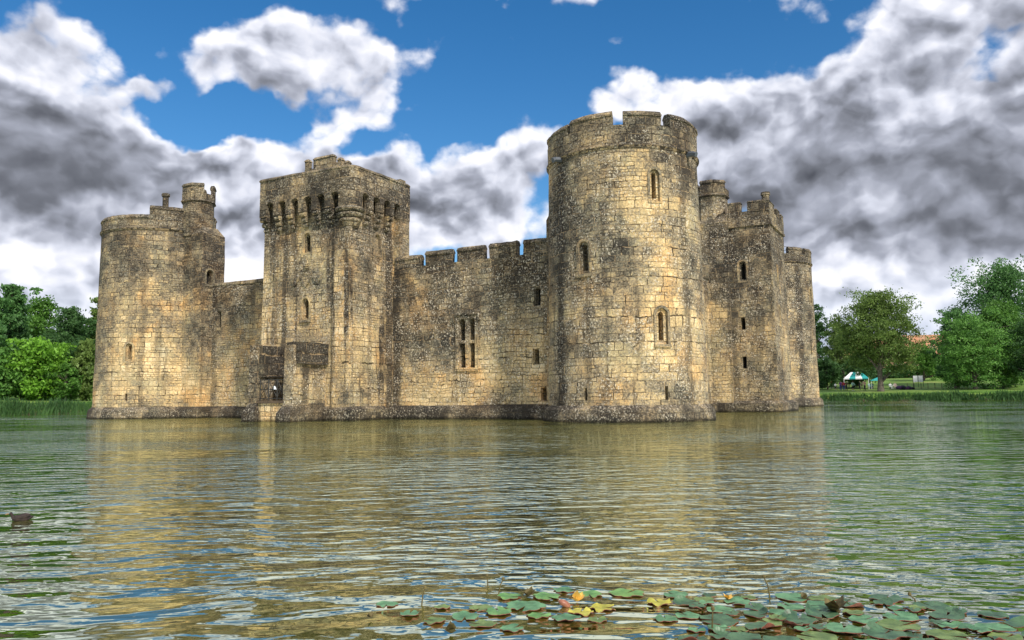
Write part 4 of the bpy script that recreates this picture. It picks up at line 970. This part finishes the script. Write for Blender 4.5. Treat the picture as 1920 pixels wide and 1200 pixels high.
# ------------------------------------------------------------------ people
M_SKIN = plain('skin', (.50, .30, .20), .6, .05)
_cm = {}
def cloth(c):
    if c not in _cm: _cm[c] = plain('cloth', c, .8, .12, 12)
    return _cm[c]
def person(label, p, rz, shirt, legs, hair=(.05, .03, .02), H=1.7, pose='stand', arms=(.12, .12), shorts=False, seed=0, skirt=False):
    r_ = thing('person', label, 'person', p, rz); k = H / 1.7
    J = {}; E_ = []
    def j(n_, x, y, z, r): J[n_] = (Vector((x, y, z)) * k, r * k)
    sit = pose == 'sit'; dz = -.42 if sit else 0
    j('pel', 0, 0, .93 + dz, .115); j('waist', 0, 0, 1.08 + dz, .105); j('chest', 0, -.01, 1.27 + dz, .13); j('neckb', 0, 0, 1.42 + dz, .065); j('neck', 0, 0, 1.48 + dz, .052); j('head', 0, -.015, 1.58 + dz, .092); j('top', 0, 0, 1.655 + dz, .075); j('nose', 0, -.115, 1.565 + dz, .014); j('chin', 0, -.06, 1.505 + dz, .035)
    E_ += [('pel', 'waist'), ('waist', 'chest'), ('chest', 'neckb'), ('neckb', 'neck'), ('neck', 'head'), ('head', 'top'), ('head', 'nose'), ('neck', 'chin')]
    for s_, nm in ((-1, 'L'), (1, 'R')):
        a = arms[0 if s_ < 0 else 1]; st = .10 if s_ < 0 else -.06
        j('sh' + nm, s_ * .17, 0, 1.38 + dz, .058); j('el' + nm, s_ * (.22 + a * .5), -.02 - a * .3, 1.12 + dz, .042); j('wr' + nm, s_ * (.22 + a * .3), -.08 - a * 1.4, .90 + a * .8 + dz, .028); j('pa' + nm, s_ * (.22 + a * .25), -.11 - a * 1.6, .83 + a * .9 + dz, .032)
        E_ += [('chest', 'sh' + nm), ('sh' + nm, 'el' + nm), ('el' + nm, 'wr' + nm), ('wr' + nm, 'pa' + nm)]
        hp = J['pa' + nm][0] / k
        for f in range(5):
            L_ = (.05, .075, .082, .075, .06)[f]; fx = (-.035 if f == 0 else (f - 2.5) * .018)
            j(f'f{f}' + nm, hp.x + fx * s_ * .3, hp.y - fx - .012, hp.z - L_ * (.6 if f == 0 else 1), .009); E_.append(('pa' + nm, f'f{f}' + nm))
        if sit:
            j('hip' + nm, s_ * .09, 0, .50, .095); j('kn' + nm, s_ * .13, -.42, .50, .062); j('an' + nm, s_ * .13, -.44, .10, .04)
            j('to' + nm, s_ * .14, -.60, .04, .035)
        else:
            j('hip' + nm, s_ * .09, 0, .87, .09); j('kn' + nm, s_ * .10, -st * .6, .49, .06); j('an' + nm, s_ * .10, st * .8, .09, .04); j('to' + nm, s_ * .11, st * .8 - .15, .035, .033)
        E_ += [('pel', 'hip' + nm), ('hip' + nm, 'kn' + nm), ('kn' + nm, 'an' + nm), ('an' + nm, 'to' + nm)]
    names = list(J); me = bpy.data.meshes.new('body'); me.from_pydata([J[q][0] for q in names], [(names.index(a), names.index(b_)) for a, b_ in E_], [])
    o = link('body', me, r_); o.modifiers.new('s', 'SKIN'); sv = me.skin_vertices[0].data
    for i, q in enumerate(names):
        sv[i].radius = (J[q][1], J[q][1] * (1.0 if q not in ('chest', 'waist', 'pel') else .85)); sv[i].use_root = q == 'pel'
    sb = o.modifiers.new('d', 'SUBSURF'); sb.levels = 1
    ev = o.evaluated_get(bpy.context.evaluated_depsgraph_get()); m2 = bpy.data.meshes.new_from_object(ev); o.modifiers.clear(); o.data = m2
    m2.materials.clear(); m2.materials.append(M_SKIN)
    def garment(nm, test, m, off):
        bm = bmesh.new(); bm.from_mesh(m2)
        bmesh.ops.delete(bm, geom=[f for f in bm.faces if not test(f.calc_center_median() / k)], context='FACES')
        bm.normal_update()
        for v in bm.verts: v.co += v.normal * off * k
        g = bpy.data.meshes.new(nm); bm.to_mesh(g); bm.free(); g.materials.append(m)
        if len(g.polygons): link(nm, g, r_)
    zw = 1.0 + dz
    garment('shirt', lambda c: c.z > zw - .06 and c.z < 1.44 + dz and c.z > (.99 + dz if abs(c.x) > .2 else 0) or (abs(c.x) > .18 and 1.12 + dz < c.z < 1.44 + dz), cloth(shirt), .018)
    zl = .45 if shorts else .1
    garment('trousers', (lambda c: c.z <= zw and c.z > zl and abs(c.x) < .2) if not sit else (lambda c: c.z <= zw - .02 and (c.z > .1) and abs(c.x) < .24 and c.z < .62), cloth(legs), .016)
    garment('hair', lambda c: c.z > 1.56 + dz and (c.y > -.06 or c.z > 1.645 + dz), cloth(hair), .012)
    garment('shoes', lambda c: c.z < .10, cloth((.03, .03, .03) if not shorts else (.7, .7, .7)), .012)
    return r_
PEOPLE = [
 ('person in a red top at the far left of the group on the lawn', 1560, 152, .4, (.55, .04, .04), (.08, .08, .1), {}),
 ('person in a pink top beside the one in red, far left', 1565, 154, -.5, (.75, .35, .35), (.3, .25, .2), {}),
 ('child in a white shirt and black shorts in front of the red tops', 1567, 147, .2, (.75, .75, .75), (.02, .02, .02), dict(H=1.35, shorts=True)),
 ('person in a purple top and blue jeans facing the tent', 1577, 146, 2.8, (.15, .04, .22), (.04, .07, .22), {}),
 ('person in a red top and blue jeans between the purple and black tops', 1583, 145, 3.0, (.50, .04, .05), (.04, .06, .2), {}),
 ('person in a dark brown top and black trousers right of the red top', 1588, 145, 3.3, (.06, .02, .03), (.02, .02, .03), dict(hair=(.5, .35, .15))),
 ('person in a pale pink top standing at the left tent poles', 1576, 156, .6, (.75, .5, .5), (.5, .4, .4), {}),
 ('person in a white top under the left edge of the tent', 1593, 155, -.4, (.78, .72, .75), (.5, .25, .2), {}),
 ('person in a mint shirt, black shorts and white shoes in front of the tent', 1600, 142, .1, (.42, .65, .55), (.02, .02, .02), dict(shorts=True)),
 ('person in brown beneath the middle of the tent canopy', 1603, 156, 1.0, (.15, .07, .04), (.2, .12, .06), {}),
 ('person dressed in black standing sideways right of the mint shirt', 1613, 146, 1.5, (.03, .035, .03), (.03, .03, .03), {}),
 ('person in a pink shirt reaching out under the right of the tent', 1617, 153, 1.2, (.75, .42, .50), (.2, .1, .2), dict(arms=(.4, .3))),
 ('person in a salmon top and dark skirt nearest the water', 1622, 140, 3.3, (.70, .38, .33), (.05, .03, .06), dict(arms=(.25, .1))),
 ('person in a pale blue top right of the salmon top', 1630, 148, .5, (.25, .42, .5), (.03, .05, .08), dict(pose='sit')),
 ('person in dark green sitting by the right tent pole', 1636, 148, -.4, (.02, .10, .08), (.03, .03, .05), dict(pose='sit')),
 ('person in white sitting on the grass just right of the oak trunk', 1670, 142, .3, (.78, .80, .78), (.75, .75, .72), dict(pose='sit', arms=(.3, .3))),
 ('person in white and pale pink sitting right of the other in white', 1679, 142, -.2, (.80, .62, .55), (.7, .6, .5), dict(pose='sit')),
]
for i, (lab, px, Y, rz, sh, lg, kw) in enumerate(PEOPLE):
    q = at(px, Y - 0.0); q.z -= .42 if False else 0
    person(lab, q, rz, sh, lg, seed=i, **kw)
# camp stools below the four who sit
for lab, px, Y in (('camp stool under the pale blue top', 1630, 148), ('camp stool under the person in dark green', 1636, 148), ('camp stool under the first sitter in white', 1670, 142), ('camp stool under the sitter in pale pink', 1679, 142)):
    q = at(px, Y); st_ = thing('camp_stool', lab, 'stool', q)
    mb = MB(); mb.box(-.2, .2, -.2, .2, .36, .40); part('seat', mb, cloth((.1, .1, .12)), st_)
    for a in (-1, 1): mb = MB(); mb.tube((-.18 * a, -.18, 0), (.18 * a, .18, .36), .015, .015, 5); mb.tube((-.18 * a, .18, 0), (.18 * a, -.18, .36), .015, .015, 5); part('leg', mb, M_IRON, st_)
person('person leaning on the parapet at the top of the tall square tower', wl(-17.85, -.35, 15.7) - Vector((0, 0, .12)), RZ + 1.4, (.75, .40, .38), (.1, .1, .15), hair=(.25, .1, .05), arms=(.3, .3))
# heap of bags, sign board, posts
q = at(1696, 139.5); hb = thing('luggage', 'heap of dark purple and black bags on the grass right of the sitters', 'bags', q)
for k, (x, y, s_, c) in enumerate([(-.9, 0, .5, (.06, .02, .09)), (-.1, .2, .6, (.03, .03, .04)), (.8, 0, .55, (.05, .03, .06)), (1.5, .1, .4, (.02, .02, .02)), (.3, -.4, .35, (.10, .03, .10))]):
    mb = MB(); mb.lathe([(.02, 0), (s_ * .8, .02), (s_, s_ * .4), (s_ * .9, s_ * .8), (s_ * .5, s_ * 1.15), (.02, s_ * 1.25)], 14, cap=False, c=(x, y)); part('bag', mb, cloth(c), hb, .08, k, smooth=True)
q = at(1723, 150); sg = thing('notice_board', 'small white two-leaf board standing on the lawn before the barn wall', 'sign', q, R_(-20))
for x in (-.45, .45): mb = MB(); mb.box(x - .38, x + .38, -.03, .03, .9, 2.1); part('panel', mb, M_WHITE, sg)
for x in (-.85, 0, .85): mb = MB(); mb.box(x - .04, x + .04, -.04, .04, -.1, 2.0); part('post', mb, M_IRON, sg)
q = at(1692, 160); mb = MB(); mb.box(-5.5, 5.5, -.1, .1, -.2, 2.0)
for k in range(7): 
    q = at(1702 + k * 13, 141); mb = MB(); mb.tube((0, 0, -.2), (0, 0, 1.0), .05, .045, 6); mb.lathe([(.05, .96), (.055, 1.0), (.01, 1.04)], 6)
    o = part('fence_post', mb, M_WOOD, None); o.location = q; tag(o, ['first', 'second', 'third', 'fourth', 'fifth', 'sixth', 'last'][k] + ' from the left of the slim dark posts on the grass below the barn', 'post', 'posts along the lawn edge')

# ------------------------------------------------------------------ duck
M_DUCK = plain('brown_feathers', (.022, .012, .010), .8, .6, 22); M_BILL = plain('bill', (.18, .10, .03), .5)
a, e = azel(40, 976); t = -CAM_H / math.tan(e); dk = thing('duck', 'dark brown duck swimming alone near the left edge', 'duck', (t * math.sin(a), t * math.cos(a), -.01), R_(35))
dk.scale = (.72, .72, .72)
pts = [((.19, 0, .075), .016), ((.13, 0, .055), .045), ((.05, 0, .045), .075), ((-.05, 0, .045), .08), ((-.12, 0, .07), .05), ((-.15, 0, .12), .03), ((-.165, 0, .16), .040), ((-.19, 0, .155), .028)]
me = bpy.data.meshes.new('body'); me.from_pydata([p_ for p_, r in pts], [(i, i + 1) for i in range(7)], [])
o = link('body', me, dk); o.modifiers.new('s', 'SKIN')
for i, (p_, r) in enumerate(pts): me.skin_vertices[0].data[i].radius = (r, r * .85)
me.skin_vertices[0].data[3].use_root = True; o.modifiers.new('d', 'SUBSURF').levels = 2
m2 = bpy.data.meshes.new_from_object(o.evaluated_get(bpy.context.evaluated_depsgraph_get())); o.modifiers.clear(); o.data = m2; m2.materials.clear(); m2.materials.append(M_DUCK)
for s_ in (-1, 1):
    mb = MB(); mb.lathe([(.004, -.16), (.022, -.12), (.045, -.03), (.045, .05), (.02, .1), (.004, .12)], 10)
    w_ = part('wing', mb, M_DUCK, dk, .006); w_.rotation_euler = (0, R_(80), 0); w_.location = (.02, s_ * .058, .085); w_.scale = (.9, .5, 1)
mb = MB(); mb.tube((-.20, 0, .152), (-.255, 0, .145), .014, .008, 8); part('bill', mb, M_BILL, dk)

# ------------------------------------------------------------------ water lilies
def pad_mat(name, c0, c1, rgh=.32):
    m, n, b = mat(name); t = n.node('ShaderNodeTexCoord').outputs['Object']
    x, y, _ = n.sep(t); ang = n.math('ARCTAN2', y, x)
    ve = n.mr(n.math('ABSOLUTE', n.math('SINE', n.math('MULTIPLY', ang, 9.0))), .0, .14, .55, 0)
    f = n.noise(n.node('ShaderNodeNewGeometry').outputs['Position'], 9, 5, .65)
    c = n.mix(n.mr(f, .35, .65), c0, c1); c = n.mix(ve, c, tuple(min(1, q * 1.7) for q in c1))
    c = n.mix(n.mr(n.noise(n.node('ShaderNodeNewGeometry').outputs['Position'], 34, 3, .6), .62, .70, 0, .7), c, (.06, .05, .02))
    n.set(b.inputs['Base Color'], c); b.inputs['Roughness'].default_value = rgh; b.inputs['IOR'].default_value = 1.5
    bp = n.node('ShaderNodeBump'); bp.inputs['Distance'].default_value = .006; n.set(bp.inputs['Height'], n.math('ADD', f, ve)); n.l.new(bp.outputs[0], b.inputs['Normal'])
    return m
PM = [pad_mat('pad_green', (.05, .14, .06), (.13, .28, .13), .5), pad_mat('pad_dark', (.03, .075, .035), (.08, .16, .075), .48), pad_mat('pad_olive', (.07, .12, .03), (.17, .24, .07), .5), pad_mat('pad_yellow', (.28, .27, .03), (.5, .45, .07), .5), pad_mat('pad_lime', (.07, .20, .05), (.17, .34, .09))]
M_UNDER = plain('pad_underside', (.20, .055, .035), .55, .35, 20)
def pad_mesh(seed, r, m, curl=0.0, torn=0.0, ruffle=.012):
    rnd = random.Random(seed); mb = MB(); ns, nr = 30, 4; a0 = .16; ph = rnd.uniform(0, 6.28); ph2 = rnd.uniform(0, 6.28); ca = rnd.uniform(-2.6, 2.6)
    def P(i, k, dz=0.0):
        a = a0 + (2 * PI - 2 * a0) * i / ns; q = k / nr
        rr = r * q * (1 + .05 * math.sin(2 * a + ph) + .03 * math.sin(5 * a + ph2)) * (1 - torn * max(0, math.sin(7 * a + ph)) * (q > .7) * .5)
        z = .004 + ruffle * q ** 2 * (math.sin(4 * a + ph) + .6 * math.sin(7 * a + ph2) + .7)
        if curl:
            dlt = abs((a - PI - ca + PI) % (2 * PI) - PI); w_ = math.exp(-(dlt / .75) ** 2)
            z += curl * w_ * r * q ** 3; rr *= 1 - .38 * curl * w_ * q ** 3
        return (rr * math.cos(a), rr * math.sin(a), z + dz)
    for k in range(nr):
        for i in range(ns):
            mb.face([P(i, k), P(i, k + 1), P(i + 1, k + 1), P(i + 1, k)], mi=0) if k else mb.face([P(i, 0), P(i, 1), P(i + 1, 1)], mi=0)
            mb.face([P(i + 1, k, -.004), P(i + 1, k + 1, -.004), P(i, k + 1, -.004), P(i, k, -.004)], mi=1) if k else mb.face([P(i + 1, 1, -.004), P(i, 1, -.004), P(i, 0, -.004)], mi=1)
    for i in range(ns): mb.face([P(i, nr), P(i, nr, -.004), P(i + 1, nr, -.004), P(i + 1, nr)], mi=1)
    me = mb.mesh('lily_pad', [m, M_UNDER], weld=False, smooth=True); return me
rnd = random.Random(77); placed = []
def topy(px):
    xs_ = [1265, 1330, 1500, 1700, 1800, 1960]; ys_ = [1112, 1105, 1122, 1124, 1136, 1178]
    for a, b_, c, d in zip(xs_, xs_[1:], ys_, ys_[1:]):
        if a <= px <= b_: return c + (d - c) * (px - a) / (b_ - a)
    return 1190
GP = 'lily pads floating on the moat'
LAB = {'dense': 'green lily pad lying in the crowded patch at the lower right', 'curl': 'lily pad with its red brown edge curled up, in the lower right patch',
       'loose': 'green lily pad drifting loose left of the crowded patch', 'yellow': 'yellow decaying lily pad floating apart from the green ones'}
def put(px, py, kind, r=None, lab=None):
    a, e = azel(px, py); t = -CAM_H / math.tan(e); x, y = t * math.sin(a), t * math.cos(a)
    r = r or rnd.choice((.06, .075, .09, .10, .12, .13)); lv = 0
    for (X, Y, R2) in placed:
        d = math.hypot(X - x, Y - y)
        if d < (R2 + r) * (.80 if kind in ('dense', 'curl') else .95): return False
        if d < R2 + r: lv += 1
    placed.append((x, y, r)); k = len(placed)
    m = {'dense': PM[rnd.choice((0, 0, 1, 1, 2))], 'curl': PM[1], 'loose': PM[rnd.choice((0, 2, 4))], 'yellow': PM[3]}[kind]
    me = pad_mesh(k, r, m, curl=rnd.uniform(.25, .5) if kind == 'curl' else (rnd.uniform(0, .1)), torn=.35 if kind == 'yellow' else (.3 if kind == 'loose' else .1), ruffle=.004 if kind != 'yellow' else .009)
    o = link('lily_pad', me); o.location = (x, y, .004 + lv * .006); o.rotation_euler = (rnd.uniform(-.025, .025), rnd.uniform(-.025, .025), rnd.uniform(0, 6.28)); tag(o, lab or LAB[kind], 'lily pad', GP)
    return True
for px, py, lab in ((1237, 1132, 'bright yellow lily pad floating alone in the gap left of the crowded patch'), (1130, 1142, 'torn yellow lily pad just right of the curled yellow orange leaf'), (1088, 1150, 'yellow lily pad below the reddish bud')): put(px, py, 'yellow', .10, lab)
put(1248, 1162, 'loose', .09, 'lime green lily pad below the bright yellow one in the gap')
for px, py, r, lab in ((985, 1138, .17, 'large green lily pad under the dark withered leaf'), (955, 1120, .12, 'lily pad at the back, left of the dark withered leaf'), (1025, 1120, .13, 'lily pad between the dark withered leaf and the reddish bud'),
        (1058, 1108, .10, 'small lily pad behind the reddish bud'), (1105, 1116, .12, 'lily pad directly behind the yellow orange leaf'), (1175, 1114, .16, 'wide lily pad halfway between the yellow orange leaf and the crowded patch'),
        (1172, 1136, .15, 'pale green lily pad nearer than the wide one, right of the torn yellow pad'), (1062, 1162, .12, 'lily pad nearest the bottom edge below the reddish bud'), (900, 1142, .10, 'lily pad in the loose row, second from its left end'),
        (935, 1150, .12, 'lily pad in the loose row left of the large green one'), (872, 1158, .12, 'lily pad at the left end of the loose row'), (725, 1135, .10, 'single pale lily pad far left of all the others'),
        (1010, 1156, .1, 'lily pad tucked below the large green one'), (1120, 1164, .08, 'small lily pad low between the loose row and the gap'), (768, 1152, .09, 'small lily pad right of the single pale one'), (815, 1166, .10, 'lily pad between the brown folded leaf and the loose row'), (830, 1140, .07, 'tiny lily pad behind the gap at the left of the loose row'), (905, 1172, .11, 'lily pad below the left end of the loose row'), (960, 1180, .10, 'lily pad near the bottom edge, below the middle of the loose row')): put(px, py, 'loose', r * .85, lab)
for k in range(2600):
    px = rnd.uniform(1265, 1990); py = rnd.uniform(1100, 1235)
    if py < topy(px) or (px > 1430 and px < 1480 and py < 1150) or noise.noise(Vector((px * .02, py * .05, 3))) > -.02: continue
    if px < 1340 and 1160 < py < 1180: continue
    put(px, py, 'curl' if rnd.random() < .22 else 'dense')
def zpt(px, py):
    a, e = azel(px, py); t = -CAM_H / math.tan(e); return Vector((t * math.sin(a), t * math.cos(a), 0))
def crumple(label, px, py, h, m, seed, cat='leaf'):
    rnd_ = random.Random(seed); r_ = thing('crumpled_leaf', label, cat, zpt(px, py)); mb = MB()
    for k in range(7):
        a = rnd_.uniform(0, 6.28); tilt = rnd_.uniform(.15, .9); L_ = h * rnd_.uniform(.7, 1.1); d = Vector((math.cos(a) * math.sin(tilt), math.sin(a) * math.sin(tilt), math.cos(tilt))); s_ = Vector((-math.sin(a), math.cos(a), 0)) * h * .3
        u_ = Vector((0, 0, .01)); pv = [u_ - s_ * .3, u_ + s_ * .3, d * L_ * .5 + s_, d * L_ + s_ * .2 - Vector((0, 0, h * .12)), d * L_ * .55 - s_]
        mb.face(pv[:3]); mb.face([pv[0], pv[2], pv[3]]); mb.face([pv[0], pv[3], pv[4]])
    part('blades', mb, m, r_)
    return r_
M_YEL = plain('yellow_leaf', (.75, .45, .08), .5, .3, 15); M_BRN = plain('withered_leaf', (.10, .075, .02), .7, .4, 20); M_RED = plain('red_bud', (.32, .12, .07), .45, .25, 15)
crumple('curled yellow orange leaf standing up among the loose pads', 1082, 1130, .11, M_YEL, 1)
crumple('small crumpled yellow leaf at the left end of the crowded patch', 1364, 1126, .07, M_YEL, 2)
crumple('dark withered leaf standing up above the loose pads', 990, 1120, .10, M_BRN, 3)
crumple('brown withered leaf lying at the top of the crowded patch', 1508, 1126, .08, M_BRN, 4)
crumple('tall withered green and brown leaf in the middle of the crowded patch', 1566, 1150, .15, M_BRN, 5)
crumple('brown withered leaf poking up at the bottom edge', 846, 1190, .10, M_BRN, 6)
crumple('brown folded leaf floating left of the loose pads', 695, 1160, .06, M_BRN, 7)
bd = thing('lily_bud', 'fat reddish lily bud beside the yellow orange leaf', 'bud', zpt(1056, 1138)); mb = MB(); mb.lathe([(.004, 0), (.03, .01), (.045, .035), (.035, .065), (.004, .08)], 12); o = part('bud', mb, M_RED, bd, .003, smooth=True); o.scale = (1.2, .8, .62); o.rotation_euler = (0, .5, .3)
for k, (px, py, h) in enumerate(((790, 1135, .12), (915, 1100, .08), (934, 1112, .10), (1444, 1118, .14), (1335, 1182, .13), (1720, 1132, .06))):
    mb = MB(); b0 = zpt(px, py); l_ = rnd.uniform(-.05, .05)
    mb.tube((0, 0, -.03), (l_ * .4, .0, h * .6), .006, .005, 6); mb.tube((l_ * .4, 0, h * .6), (l_, .01, h), .005, .004, 6); mb.lathe([(.002, h - .01), (.014, h), (.012, h + .015), (.002, h + .022)], 8, c=(l_, .01))
    o = part('plant_stem', mb, M_BRN, None); o.location = b0; tag(o, ['thin bent stem standing in the water right of the brown folded leaf', 'left one of the two short stems behind the loose lily pads', 'right one of the two short stems behind the loose lily pads', 'tall thin stem behind the gap in the crowded lily patch', 'pale stem leaning at the lower left of the crowded patch', 'short stem behind the right half of the crowded patch'][k], 'stem', 'stems sticking out of the water')
